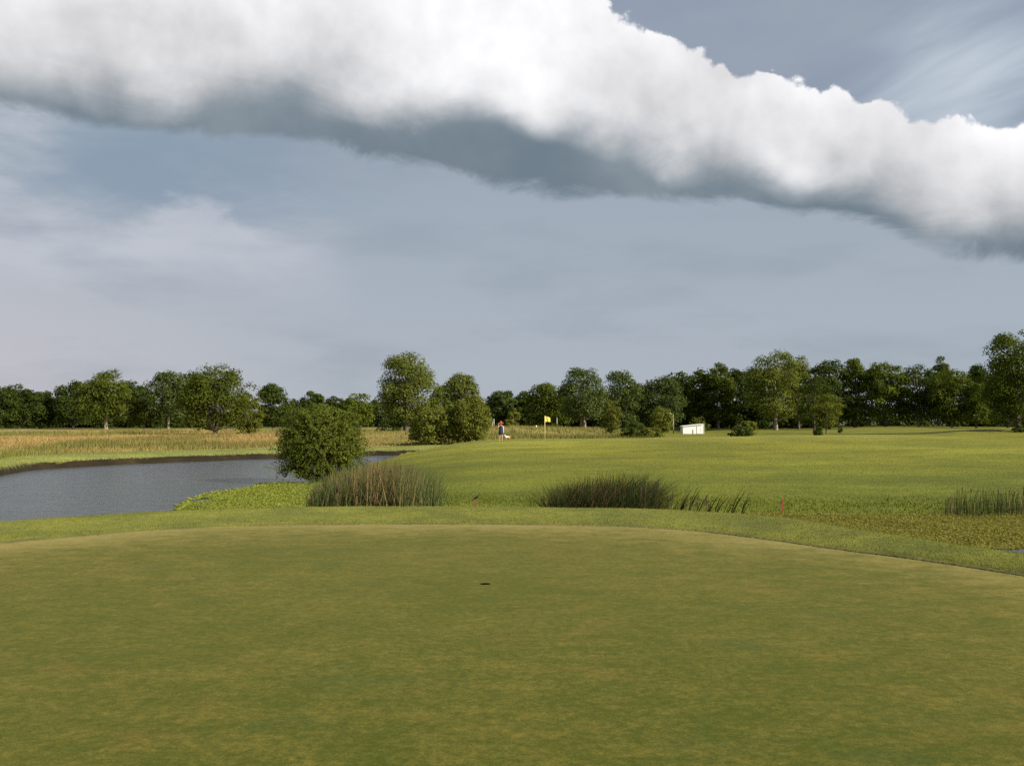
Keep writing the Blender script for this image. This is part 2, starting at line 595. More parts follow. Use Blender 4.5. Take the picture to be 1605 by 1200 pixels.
def ground_mat(name, patch=0.35, ps=0.35, grain=30.0, bump=0.5, bdist=0.05, stretch=(1, 1, 1), yellow=(0.2, 0.18, 0.03), green=(0.8, 1.05, 0.9)):
    m, t, out = new_mat(name)
    pos = t.node('ShaderNodeNewGeometry').outputs['Position']
    a = t.node('ShaderNodeAttribute', attribute_name='Col').outputs['Color']
    n1 = t.noise(t.vscale(pos, stretch), ps, 6, 0.6)
    n2 = t.noise(pos, grain, 3, 0.65)
    n3 = t.noise(t.vscale(pos, stretch), ps * 7, 5, 0.6)
    c1 = t.mix(t.step(n1, 0.35, 0.65), (1 - patch, 1 - patch * 0.8, 1 - patch * 0.5), (1 + patch, 1 + patch * 0.8, 1 + patch * 0.4))
    k = t.mix(1.0, a, c1, 'MULTIPLY')
    v = t.add(0.70, t.mul(n2, 0.62))
    k = t.mix(1.0, k, t.comb(v, v, v), 'MULTIPLY')
    v3 = t.add(0.72, t.mul(n3, 0.56))
    k = t.mix(1.0, k, t.comb(v3, v3, v3), 'MULTIPLY')
    b = t.node('ShaderNodeBsdfPrincipled')
    t.put(b.inputs['Base Color'], k)
    b.inputs['Roughness'].default_value = 0.9
    b.inputs['Specular IOR Level'].default_value = 0.15
    bp = t.node('ShaderNodeBump'); bp.inputs['Strength'].default_value = bump; bp.inputs['Distance'].default_value = bdist
    t.l.new(t.add(n2, t.mul(n3, 0.8)), bp.inputs['Height']); t.l.new(bp.outputs[0], b.inputs['Normal'])
    t.l.new(b.outputs[0], out.inputs[0])
    return m


M_FRINGE = ground_mat('mown_collar_grass', 0.22, 0.9, 60, 0.6, 0.02)
M_MOUND = ground_mat('fairway_grass', 0.20, 0.22, 9, 0.7, 0.06, (0.55, 1.0, 1))
M_MEADOW = ground_mat('meadow_grass', 0.25, 0.16, 5, 0.8, 0.12, (0.5, 1, 1))
M_BLADE = col_grass_mat('grass_blade')


def green_mat():
    m, t, out = new_mat('putting_green_turf')
    pos = t.node('ShaderNodeNewGeometry').outputs['Position']
    st = t.vscale(pos, (0.8, 1.0, 1))
    dist = t.node('ShaderNodeAttribute', attribute_name='Col').outputs['Color']
    sp = t.node('ShaderNodeSeparateColor'); t.l.new(dist, sp.inputs[0])
    dry_edge = sp.outputs[0]
    n1 = t.noise(st, 0.55, 5, 0.6, 0.4)
    n2 = t.noise(t.vadd(st, (11, 3, 0)), 3.4, 8, 0.66, 0.2)
    n3 = t.noise(pos, 14.0, 6, 0.68)
    n4 = t.noise(pos, 70.0, 6, 0.75)
    dry = t.add(t.mul(dry_edge, 0.42), t.add(t.mul(t.sub(n1, 0.5), 0.9), t.mul(t.sub(n2, 0.5), 1.6)))
    dry = t.add(dry, t.add(t.mul(t.sub(n3, 0.5), 1.3), t.mul(t.sub(n4, 0.5), 1.5)))
    k = t.mix(t.step(dry, -0.35, 0.75), (0.053, 0.069, 0.0080), (0.136, 0.113, 0.022))
    rust = t.step(t.noise(t.vadd(st, (5, 9, 2)), 1.9, 6, 0.62), 0.56, 0.75)
    k = t.mix(t.mul(rust, 0.45), k, (0.140, 0.088, 0.022))
    lush = t.step(t.noise(t.vadd(st, (25, 19, 2)), 1.1, 6, 0.65), 0.52, 0.75)
    k = t.mix(t.mul(lush, 0.55), k, (0.042, 0.066, 0.016))
    k = t.mix(t.mul(t.step(t.add(dry_edge, t.mul(t.sub(n2, 0.5), 0.9)), 0.15, 1.0), 0.6), k, (0.29, 0.235, 0.085))
    v = t.add(0.35, t.mul(n4, 1.30))
    k = t.mix(1.0, k, t.comb(v, v, v), 'MULTIPLY')
    v = t.add(0.60, t.mul(n3, 0.80))
    k = t.mix(1.0, k, t.comb(v, v, v), 'MULTIPLY')
    b = t.node('ShaderNodeBsdfPrincipled')
    t.put(b.inputs['Base Color'], k)
    b.inputs['Roughness'].default_value = 0.85
    b.inputs['Specular IOR Level'].default_value = 0.04
    b.inputs['Sheen Weight'].default_value = 0.22
    b.inputs['Sheen Roughness'].default_value = 0.27
    b.inputs['Sheen Tint'].default_value = (1.0, 0.84, 0.28, 1)
    bp = t.node('ShaderNodeBump'); bp.inputs['Strength'].default_value = 0.4; bp.inputs['Distance'].default_value = 0.005
    t.l.new(t.add(n4, t.mul(n3, 0.7)), bp.inputs['Height']); t.l.new(bp.outputs[0], b.inputs['Normal'])
    t.l.new(b.outputs[0], out.inputs[0])
    return m


def water_mat():
    m, t, out = new_mat('pond_water')
    pos = t.node('ShaderNodeNewGeometry').outputs['Position']
    r1 = t.noise(t.vscale(pos, (0.55, 1.5, 1)), 1.7, 4, 0.55, 0.2)
    r2 = t.noise(t.vscale(pos, (1, 1.5, 1)), 7.0, 4, 0.6)
    r3 = t.noise(t.vscale(pos, (0.10, 0.22, 1)), 1.0, 4, 0.6)
    b = t.node('ShaderNodeBsdfPrincipled')
    t.put(b.inputs['Base Color'], t.mix(r3, (0.050, 0.062, 0.072), (0.062, 0.072, 0.080)))
    b.inputs['Roughness'].default_value = 0.12
    b.inputs['IOR'].default_value = 1.333
    bp = t.node('ShaderNodeBump'); bp.inputs['Strength'].default_value = 1.0; bp.inputs['Distance'].default_value = 0.085
    hgt = t.add(t.mul(r1, 1.0), t.mul(r2, 0.22))
    t.l.new(t.mul(hgt, t.add(0.55, t.mul(r3, 0.9))), bp.inputs['Height'])
    t.l.new(bp.outputs[0], b.inputs['Normal'])
    t.l.new(b.outputs[0], out.inputs[0])
    return m


M_GREEN = green_mat()
M_WATER = water_mat()
M_BARK = plain('grey_brown_bark', (0.10, 0.082, 0.060), 0.9, 0.8, 6.0, 0.35)
M_BARK_PALE = plain('pale_bark', (0.26, 0.215, 0.165), 0.9, 0.8, 6.0, 0.3)
L_OAK = leaf_mat('oak_leaves', (0.055, 0.076, 0.010), (0.120, 0.142, 0.024))
L_DARK = leaf_mat('dark_wood_leaves', (0.032, 0.050, 0.010), (0.074, 0.095, 0.020))
L_BLUE = leaf_mat('grey_green_haze_leaves', (0.046, 0.066, 0.020), (0.100, 0.122, 0.036))  # bluer leaf colour, partly standing in for distance haze
L_COTTON = leaf_mat('cottonwood_leaves', (0.074, 0.094, 0.016), (0.165, 0.180, 0.040))
L_LIGHT = leaf_mat('light_green_leaves', (0.080, 0.095, 0.014), (0.165, 0.178, 0.032))
L_WILLOW = leaf_mat('willow_leaves', (0.084, 0.100, 0.016), (0.190, 0.196, 0.040), 0.32)
L_SHRUB = leaf_mat('shrub_leaves', (0.040, 0.065, 0.014), (0.100, 0.120, 0.030))
L_POND = leaf_mat('pond_shrub_leaves', (0.064, 0.088, 0.012), (0.165, 0.186, 0.034), 0.3)
L_WEED = leaf_mat('water_weed_leaves', (0.20, 0.235, 0.038), (0.34, 0.36, 0.075), 0.3)
L_WEED_DRY = leaf_mat('dull_water_weed_leaves', (0.17, 0.165, 0.034), (0.32, 0.285, 0.075), 0.3)

# ------------------------------------------------------------------ setting: ground
def polar_axes():
    a_mid = np.arange(-33, 33.01, 0.17)
    a_out = np.concatenate([np.arange(36, 90, 4), np.arange(92, 180, 6)])
    ang = np.concatenate([-a_out[::-1], a_mid, a_out])
    r = [1.5]
    while r[-1] < 10: r.append(r[-1] * 1.03)
    while r[-1] < 22: r.append(r[-1] * 1.0065)
    while r[-1] < 56: r.append(r[-1] * 1.0085)
    while r[-1] < 95: r.append(r[-1] * 1.0042)
    while r[-1] < 320: r.append(r[-1] * 1.017)
    while r[-1] < 3500: r.append(r[-1] * 1.16)
    return np.radians(ang), np.array(r)


def grass_colour(x, y, hn, hm, hf, s, df, sd):
    """albedo of the turf: what grows where, with some shading painted in"""
    n = x.shape
    px = 802.5 + F * x / np.maximum(y, 1)
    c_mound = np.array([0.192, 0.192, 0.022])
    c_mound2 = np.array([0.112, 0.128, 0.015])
    c_fr = np.array([0.158, 0.166, 0.030])
    c_mown = np.array([0.22, 0.235, 0.060])
    c_tan = np.array([0.38, 0.265, 0.105])
    c_mg = np.array([0.19, 0.195, 0.050])
    c_soil = np.array([0.024, 0.018, 0.008])
    col = np.zeros(n + (3,))
    k = np.argmax(np.stack([hn, hm, hf]), 0)
    f = fbm(x * 0.25, y * 0.25, 44)[..., None]
    # mound: lusher towards the water, with the foot's shade painted into the colour
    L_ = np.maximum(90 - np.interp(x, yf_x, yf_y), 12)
    foot_shade = ((1 - sm(df, 1.0, 30.0)) * (0.75 + 0.5 * fbm(x * 0.08, y * 0.06, 45)))[..., None].clip(0, 1)
    cm = c_mound * (1 - foot_shade) + c_mound2 * foot_shade
    crest = (sm(df / L_, 0.62, 0.95) * (px > 560))[..., None] * 0.55  # sunlit crest painted on as a paler strip
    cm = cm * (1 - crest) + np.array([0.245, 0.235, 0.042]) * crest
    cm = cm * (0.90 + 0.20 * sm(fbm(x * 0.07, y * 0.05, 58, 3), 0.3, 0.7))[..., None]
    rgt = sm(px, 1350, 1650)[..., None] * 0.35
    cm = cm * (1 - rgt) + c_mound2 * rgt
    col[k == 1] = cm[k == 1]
    cf = np.broadcast_to(c_fr, n + (3,))
    col[k == 0] = cf[k == 0]
    # far: mown strip, tan meadow, green meadow, right fairway
    strip = (1 - sm(sd, 8.0, 10.0))[..., None]
    tanm = np.clip(2.2 * (fbm(x * 0.045, y * 0.035, 51) - 0.18), 0, 1) * (1 - sm(px, 380, 760) * 0.55)
    tanm = tanm * sm(y, 70, 95) * (1 - 0.5 * sm(y, 170, 240))
    tanm = tanm * (1 - sm(px, 900, 1010))
    tanm = tanm[..., None]
    c_base = c_mg * (1 - sm(px, 930, 1050)[..., None]) + c_mound * 0.78 * sm(px, 930, 1050)[..., None]  # right fairway colour dimmed to paint in shade beyond the crest
    cfar = c_base * (1 - tanm) + c_tan * tanm
    cfar = cfar * (1 - strip) + c_mown * strip
    soil_shade = (((1 - sm(sd + 0.5 * (fbm(x * 0.8, y * 0.8, 61) - 0.5), 0.62, 0.85)) * (px < 760))[..., None]) 
    ditch = (sm(y, 116.5, 117) * (1 - sm(y, 119, 120)) * sm(px, 855, 880) * (1 - sm(px, 950, 985)))[..., None] * 0.9  # undercut bank's shadow painted in as a dark soil-coloured strip
    soil_shade = np.maximum(soil_shade, ditch)
    cfar = cfar * (1 - soil_shade) + c_soil * soil_shade * (0.4 + 1.2 * fbm(x * 0.7, y * 0.7, 62)[..., None])
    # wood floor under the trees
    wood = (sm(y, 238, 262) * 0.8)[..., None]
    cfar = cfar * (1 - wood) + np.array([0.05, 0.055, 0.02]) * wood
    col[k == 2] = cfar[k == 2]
    col *= 0.85 + 0.3 * f
    return col, k


def build_ground():
    A, R = polar_axes()
    AA, RR = np.meshgrid(A, R, indexing='ij')
    x = RR * np.sin(AA); y = RR * np.cos(AA)
    hn, hm, hf, s, df, sd = parts_h(x, y)
    z = np.maximum(np.maximum(hn, hm), hf)
    off = (np.abs(x) > 66) & (z < WATER + 0.05)
    z = np.where(off, -1.0, z)
    z = np.where((y < 12) & (s > 0) & (z < -1.0), -0.9, z)
    na, nr = x.shape
    V = np.stack([x, y, z], -1).reshape(-1, 3)
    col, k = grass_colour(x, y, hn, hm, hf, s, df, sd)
    col = col.reshape(-1, 3)
    i, j = np.meshgrid(np.arange(na), np.arange(nr - 1), indexing='ij')
    i2 = (i + 1) % na
    q = np.stack([i * nr + j, i * nr + j + 1, i2 * nr + j + 1, i2 * nr + j], -1).reshape(-1, 4)
    kk = k.reshape(-1)[q[:, 0]]
    far_right = (V[q[:, 0], 0] > 6) & (V[q[:, 0], 1] > 0)
    for nm, mask, mat in (('near_bank', kk == 0, M_FRINGE), ('grassy_mound', kk == 1, M_MOUND),
                          ('meadow', (kk == 2) & ~far_right, M_MEADOW), ('far_fairway', (kk == 2) & far_right, M_MOUND)):
        qq = q[mask]
        u, inv = np.unique(qq, return_inverse=True)
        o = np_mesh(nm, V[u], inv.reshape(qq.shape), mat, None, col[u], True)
        tag(o, kind='structure')


build_ground()
# middle disc under the camera, inside the green
CUP = on_plane(760.5, 914.5, 0.0)


def build_green():
    poly = np.array(GREEN)
    ang = np.linspace(0, 2 * PI, 361)[:-1]
    # boundary radius around the cup in each direction
    rad = []
    n = len(poly)
    for a in ang:
        dx, dy = math.cos(a), math.sin(a); best = 1e9
        p0 = poly - np.array(CUP); p1 = np.roll(p0, -1, 0)
        e = p1 - p0
        den = dx * e[:, 1] - dy * e[:, 0]
        with np.errstate(divide='ignore', invalid='ignore'):
            t = (p0[:, 0] * e[:, 1] - p0[:, 1] * e[:, 0]) / den
            uu = (p0[:, 0] * dy - p0[:, 1] * dx) / den
        ok = (t > 0) & (uu >= -1e-6) & (uu <= 1 + 1e-6)
        rad.append(t[ok].min() if ok.any() else 8.0)
    rad = np.array(rad)
    r0 = 0.056
    tt = np.concatenate([[0], np.geomspace(0.004, 1, 90)])
    V = []
    for t in tt:
        rr = r0 + (rad - r0) * t
        V.append(np.stack([CUP[0] + rr * np.cos(ang), CUP[1] + rr * np.sin(ang)], -1))
    V = np.array(V)
    x, y = V[..., 0], V[..., 1]
    d = -poly_sd(x, y, GREEN)
    z = 0.03 * (fbm(x * 0.18, y * 0.18, 71) - 0.5) * sm(d, 0, 3) * sm(np.hypot(x - CUP[0], y - CUP[1]), 0.1, 2.0)
    m, n = x.shape
    i, j = np.meshgrid(np.arange(m - 1), np.arange(n), indexing='ij')
    j2 = (j + 1) % n
    q = np.stack([i * n + j, i * n + j2, (i + 1) * n + j2, (i + 1) * n + j], -1).reshape(-1, 4)[:, ::-1]
    dry = np.exp(-d / 1.5) * (0.55 + 0.75 * fbm(x * 0.5, y * 0.5, 73)) * (1 - 0.35 * sm(x, 2, 6))
    col = np.stack([dry, dry, dry], -1).reshape(-1, 3)
    o = np_mesh('putting_green', np.stack([x, y, z], -1).reshape(-1, 3), q, M_GREEN, None, col, True)
    tag(o, kind='structure')


build_green()

def turf_edge():
    G = np.array(GREEN + GREEN[:1])
    L = np.concatenate([[0], np.cumsum(np.hypot(*np.diff(G, axis=0).T))])
    u = np.arange(0, L[-1], 0.02)
    P = np.stack([np.interp(u, L, G[:, 0]), np.interp(u, L, G[:, 1])], -1)
    ker = np.hanning(41); ker /= ker.sum()
    P = np.stack([np.convolve(np.concatenate([P[-20:, i], P[:, i], P[:20, i]]), ker, 'valid') for i in (0, 1)], -1)
    d = np.roll(P, -1, 0) - np.roll(P, 1, 0); d /= np.linalg.norm(d, axis=1, keepdims=True)
    nrm = np.stack([d[:, 1], -d[:, 0]], -1)
    if poly_sd(P[:1, 0] + nrm[:1, 0] * 0.2, P[:1, 1] + nrm[:1, 1] * 0.2, GREEN)[0] < 0:
        nrm = -nrm
    n = len(P)
    r = np.random.default_rng(41)
    wob = 0.05 * (fbm(P[:, 0] * 2.2, P[:, 1] * 2.2, 43) - 0.5) + r.normal(0, 0.006, n)
    hv = 0.7 + 0.7 * fbm(P[:, 0] * 1.1, P[:, 1] * 1.1, 47)
    rings = []
    for o_, z_ in ((-0.012, -0.03), (0.0, 0.008), (0.025, 0.012), (0.07, 0.022), (0.16, 0.016)):
        Q = P + nrm * (o_ + wob)[:, None]
        rings.append(np.stack([Q[:, 0], Q[:, 1], np.where(z_ > 0, z_ * hv, z_) + r.normal(0, 0.003, n) * (z_ > 0)], -1))
    V = np.concatenate(rings); k = len(rings)
    i, j = np.meshgrid(np.arange(k - 1), np.arange(n), indexing='ij'); j2 = (j + 1) % n
    q = np.stack([i * n + j, i * n + j2, (i + 1) * n + j2, (i + 1) * n + j], -1).reshape(-1, 4)
    f = fbm(V[:, 0] * 1.3, V[:, 1] * 1.3, 49)[:, None]
    col = np.array([0.100, 0.100, 0.026]) * (1 - f) * 1.6 + np.array([0.100, 0.085, 0.032]) * f
    tag(np_mesh('turf_edge', V, q, M_FRINGE, None, col, True), kind='structure')


turf_edge()

# cup in the green
cup = MB()
cb = [(CUP[0], CUP[1], -0.018), (CUP[0], CUP[1], -0.16)]
cup.tube(cb, [0.054, 0.054], 32, False)
cup.poly([(CUP[0] + 0.054 * math.cos(a), CUP[1] + 0.054 * math.sin(a), -0.16) for a in np.linspace(0, 2 * PI, 33)[:-1]])
tag(cup.build('golf_hole', plain('dark_soil', (0.035, 0.028, 0.018), 0.9), None), 'small dark golf hole cut into the near putting green', 'golf hole')

# pond
wv_ = np.array([(-75, 12, WATER), (80, 12, WATER), (80, 112, WATER), (-75, 112, WATER)])
tag(np_mesh('pond', wv_, [[0, 1, 2, 3]], M_WATER), kind='structure')


# ------------------------------------------------------------------ grass blades
def blades(name, x, y, z, h, wd, col, seed, lean=0.35, dirang=None, label=None, parent=None, mat=None):
    r = np.random.default_rng(seed)
    n = len(x)
    a = r.uniform(0, 2 * PI, n)
    ux, uy = np.cos(a), np.sin(a)
    la = r.uniform(0, 2 * PI, n) if dirang is None else dirang + r.normal(0, 0.6, n)
    lx, ly = np.cos(la), np.sin(la)
    ln = lean * h * r.uniform(0.2, 1.2, n)
    V = np.zeros((n, 3, 3))
    V[:, 0] = np.stack([x - ux * wd / 2, y - uy * wd / 2, z], -1)
    V[:, 1] = np.stack([x + ux * wd / 2, y + uy * wd / 2, z], -1)
    V[:, 2] = np.stack([x + lx * ln, y + ly * ln, z + h], -1)
    C = np.repeat(col[:, None, :], 3, 1)
    o = np_mesh(name, V.reshape(-1, 3), np.arange(n * 3).reshape(-1, 3), mat or M_BLADE, parent, C.reshape(-1, 3))
    return o


def scatter(n, amin, amax, rmin, rmax, seed, p=1.0):
    """points even on the picture's scale: density falls with distance"""
    r = np.random.default_rng(seed)
    a = np.radians(r.uniform(amin, amax, n))
    u = r.random(n)
    inv = (1 / rmin ** p) * (1 - u) + (1 / rmax ** p) * u
    d = inv ** (-1 / p)
    return d * np.sin(a), d * np.cos(a)


def grass_fringe():
    x, y = scatter(330000, -31, 33, 10.2, 24, 1, 0.6)
    hn, hm, hf, s, df, sd = parts_h(x, y)
    ok = (s > 0.035) & (s < 3.6) & (hn > -0.9)
    x, y, s, hn = x[ok], y[ok], s[ok], hn[ok]
    r = np.random.default_rng(2)
    n = len(x)
    h = r.uniform(0.012, 0.030, n) * (1 + 1.0 * np.exp(-s / 0.14)) + 0.06 * sm(s, 2.2, 3.4) * r.random(n)
    col = np.array([0.190, 0.202, 0.036]) * (0.80 + 0.4 * r.random((n, 1)))
    dry = (r.random(n) < 0.12)
    col[dry] = np.array([0.24, 0.20, 0.08]) * (0.7 + 0.5 * r.random((dry.sum(), 1)))
    pt = fbm(x * 0.9, y * 0.9, 77)[:, None]
    col *= 0.75 + 0.5 * pt
    o = blades('fringe_grass', x, y, hn - 0.004, h, np.full(n, 0.0075), col, 3, 0.5)
    tag(o, kind='stuff')


def grass_mound():
    x, y = scatter(150000, -14, 33, 32, 96, 11, 0.55)
    hn, hm, hf, s, df, sd = parts_h(x, y)
    ok = (hm > WATER) & (hm >= hf) & (df > 0)
    x, y, hm, df = x[ok], y[ok], hm[ok], df[ok]
    r = np.random.default_rng(12)
    n = len(x)
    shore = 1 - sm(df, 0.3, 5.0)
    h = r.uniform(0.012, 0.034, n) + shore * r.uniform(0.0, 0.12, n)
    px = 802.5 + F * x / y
    foot_shade = ((1 - sm(df, 1.0, 30.0)) * (0.75 + 0.5 * fbm(x * 0.08, y * 0.06, 45)))[:, None].clip(0, 1)  # same painted foot shade, carried into the blade colour
    c0 = np.array([0.192, 0.192, 0.022]) * (1 - foot_shade) + np.array([0.112, 0.128, 0.015]) * foot_shade
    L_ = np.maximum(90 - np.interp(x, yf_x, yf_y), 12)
    crest = sm(df / L_, 0.62, 0.95)[:, None] * 0.55  # same painted crest light, carried into the blade colour
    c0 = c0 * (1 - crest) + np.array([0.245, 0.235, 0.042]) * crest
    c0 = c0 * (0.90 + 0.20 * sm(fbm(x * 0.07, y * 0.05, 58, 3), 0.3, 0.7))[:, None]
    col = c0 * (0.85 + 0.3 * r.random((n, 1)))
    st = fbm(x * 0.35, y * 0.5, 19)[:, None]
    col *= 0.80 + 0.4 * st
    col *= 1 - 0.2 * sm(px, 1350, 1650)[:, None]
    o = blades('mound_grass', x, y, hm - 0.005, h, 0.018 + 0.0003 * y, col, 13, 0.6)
    tag(o, kind='stuff')


def grass_meadow():
    x, y = scatter(190000, -31, 8, 60, 215, 21, 0.45)
    hn, hm, hf, s, df, sd = parts_h(x, y)
    ok = (sd > 0.5) & (hf > hm) & (hf > WATER + 0.1)
    x, y, hf, sd, hm, hn, s, df = [q[ok] for q in (x, y, hf, sd, hm, hn, s, df)]
    r = np.random.default_rng(22)
    n = len(x)
    px = 802.5 + F * x / y
    col, k = grass_colour(x, y, hn, hm, hf, s, df, sd)
    strip = 1 - sm(sd, 8.0, 10.0)
    # a band of taller green weeds beyond the mown strip
    band = sm(px, 45, 85) * (1 - sm(px, 330, 420)) * np.exp(-((y - 92 - (px - 200) * 0.025) / 3.2) ** 2)
    band2 = (fbm(x * 0.09, y * 0.06, 91) > 0.60) * 0.6 * (1 - strip)
    band = np.maximum(band, band2)
    h = (0.06 + 0.02 * r.random(n)) * strip + (1 - strip) * r.uniform(0.15, 0.42, n) * (0.6 + 0.8 * fbm(x * 0.12, y * 0.12, 95))
    h = h + band * r.uniform(0.2, 0.7, n)
    edge = np.exp(-((sd - 0.9) / 0.35) ** 2)
    h = h + edge * r.uniform(0, 0.10, n)
    weed = np.array([0.120, 0.145, 0.036])
    b3 = np.clip(band, 0, 1)[:, None]
    col = col * (1 - b3) + weed * b3
    soilmask = col.sum(1) < 0.16
    col[soilmask & (b3[:, 0] < 0.2)] = np.array([0.085, 0.095, 0.025])
    nb = sd < 0.85
    col[nb] = np.array([0.05, 0.05, 0.018])
    col = col * (0.65 + 0.7 * r.random((n, 1)))
    o = blades('meadow_tall_grass', x, y, hf - 0.02, h, 0.018 + 0.00045 * y, col, 23, 0.5)
    tag(o, kind='stuff')


grass_fringe()
grass_mound()
grass_meadow()


# ------------------------------------------------------------------ floating weed carpets
def weed(name, poly_px, n, mat, seed, size, rise, label):
    poly = [on_plane(a, b, WATER) for a, b in poly_px]
    P = np.array(poly)
    r = np.random.default_rng(seed)
    x = r.uniform(P[:, 0].min() - 1, P[:, 0].max() + 1, n * 3); y = r.uniform(P[:, 1].min() - 1, P[:, 1].max() + 1, n * 3)
    d = poly_sd(x, y, poly) + 1.1 * (fbm(x * 0.55, y * 0.4, seed) - 0.5) + 0.5 * (fbm(x * 1.9, y * 1.6, seed + 5) - 0.5)
    keep = (d < 0)
    gap = fbm(x * 0.6, y * 0.5, seed + 3)
    keep &= ~((gap > 0.66) & (d > -1.2))
    x, y, d = x[keep][:n], y[keep][:n], d[keep][:n]
    n = len(x)
    edge = sm(-d, 0.0, 1.2)
    clump = fbm(x * 1.3, y * 1.0, seed + 9)
    z = WATER + 0.01 + rise * edge * (0.3 + clump) * r.random(n)
    sz = size * r.uniform(0.6, 1.4, n)
    low = r.random(n) < 0.2
    z[low] = WATER + 0.01 + 0.02 * r.random(low.sum()); sz[low] *= 2.6
    nrm = np.stack([r.normal(0, 0.38, n), r.normal(0, 0.38, n), np.ones(n)], -1)
    V, Fq = quads(np.stack([x, y, z], -1), nrm, sz, sz * 0.6, r)
    o = np_mesh(name, V, Fq, mat)
    tag(o, kind='stuff')
    return o


def quads(P, N, L, W, r):
    n = len(P)
    N = N / np.maximum(np.linalg.norm(N, axis=1, keepdims=True), 1e-9)
    rv = r.normal(size=(n, 3))
    U = np.cross(N, rv); U /= np.maximum(np.linalg.norm(U, axis=1, keepdims=True), 1e-9)
    Wv = np.cross(N, U)
    U = U * (np.asarray(L)[:, None] / 2); Wv = Wv * (np.asarray(W)[:, None] / 2)
    V = np.stack([P - U, P + Wv * 0.9 - U * 0.1, P + U, P - Wv * 0.9 + U * 0.1], 1)      # leaf-like rhombs
    return V.reshape(-1, 3), np.arange(n * 4).reshape(-1, 4)


weed('water_weed', [(270, 798), (285, 786), (330, 772), (380, 764), (420, 757.5), (480, 757), (545, 752), (640, 760), (820, 800), (820, 830), (420, 830), (330, 812)],
     170000, L_WEED, 31, 0.062, 0.18, '')
weed('water_weed', [(900, 798), (1180, 803), (1260, 805), (1400, 806), (1500, 806), (1605, 806), (1700, 806), (1700, 850), (1605, 855), (1550, 859), (1500, 869), (1440, 868), (1380, 858), (1200, 860), (900, 840)],
     150000, L_WEED_DRY, 32, 0.055, 0.15, '')


# ------------------------------------------------------------------ trees
def crown_profile(kind, t):
    if kind == 'round':
        return np.sqrt(np.clip(1 - (2 * t - 0.95) ** 2 * 0.95, 0.02, 1))
    if kind == 'oak':
        return np.clip(np.where(t < 0.35, 0.75 + 0.25 * t / 0.35, np.sqrt(np.clip(1 - ((t - 0.35) / 0.68) ** 2, 0, 1))), 0.08, 1)
    if kind == 'column':
        return np.clip(np.minimum(0.6 + t * 1.4, 1.0) * np.sqrt(np.clip(1 - ((t - 0.25).clip(0) / 0.78) ** 2.4, 0, 1)), 0.1, 1)
    if kind == 'egg':
        return np.clip(np.sin(PI * np.clip(t * 0.80 + 0.18, 0, 1)) ** 0.7, 0.1, 1)
    if kind == 'bush':
        return np.sqrt(np.clip(1 - (t * 0.98) ** 2.2, 0.03, 1))
    return np.ones_like(t)


def crown_leaves(r, H, Wd, zb, kind, n_clump, n_leaf, leaf, droop=0.0, skew=0.0, clump_scale=1.0):
    """leaf quads gathered in clumps spread through an uneven crown envelope"""
    cr = r.uniform(0.10, 0.17, n_clump) * min(Wd, (H - zb) * 1.15) * clump_scale
    if (H - zb) > 1.9 * Wd:
        cr = cr * 1.4
    t = r.uniform(0.0, 1.0, n_clump * 6)
    pk = crown_profile(kind, t)
    keep = r.random(len(t)) < (pk / pk.max()) ** 1.3
    t = t[keep][:n_clump]
    n_clump = len(t); cr = cr[:n_clump]
    an = r.uniform(0, 2 * PI, n_clump)
    # the clump centres live in the envelope shrunk by a clump
    pr = crown_profile(kind, t) * np.maximum(Wd / 2 - cr * 0.85, 0.1)
    rad = pr * np.where(r.random(n_clump) < 0.7, r.uniform(0.72, 1.0, n_clump), np.sqrt(r.uniform(0.0, 0.6, n_clump)))
    ph = r.uniform(0, 6, 3)
    lop = 1 + 0.10 * np.sin(an * 2 + ph[0]) + 0.10 * np.sin(an * 3 + ph[1] + t * 4)
    zlo, zhi = zb + cr * 0.55, H - cr * 0.85
    C = np.stack([np.cos(an) * rad * lop + skew * t * Wd, np.sin(an) * rad * lop, zlo + (zhi - zlo) * t], -1)
    idx = r.choice(n_clump, n_leaf, p=cr ** 2 / (cr ** 2).sum())
    D = r.normal(size=(n_leaf, 3)); D /= np.linalg.norm(D, axis=1, keepdims=True)
    D[:, 2] = np.where(D[:, 2] < -0.35, -D[:, 2], D[:, 2])
    rr = cr[idx] * r.uniform(0.35, 1.12, n_leaf) ** 0.75
    P = C[idx] + D * rr[:, None] * np.array([1.08, 1.08, 0.80])
    P[:, 2] -= droop * (np.hypot(D[:, 0], D[:, 1]) * rr) * r.random(n_leaf)
    nf = int(n_leaf * 0.16)                       # loose leaves inside the crown
    tf = r.uniform(0.04, 0.86, nf); af = r.uniform(0, 2 * PI, nf)
    rf = crown_profile(kind, tf) * Wd / 2 * 0.80 * np.sqrt(r.random(nf))
    P[:nf] = np.stack([np.cos(af) * rf + skew * tf * Wd, np.sin(af) * rf, zb + (H - zb) * tf], -1)
    P[:, 2] = np.maximum(P[:, 2], 0.05)
    N = D * 0.9 + r.normal(0, 0.26, (n_leaf, 3)) + np.array([0, 0, 0.18])
    L = leaf * r.uniform(0.65, 1.35, n_leaf)
    V, Q = quads(P, N, L, L * r.uniform(0.5, 0.8, n_leaf), r)
    return V, Q, C


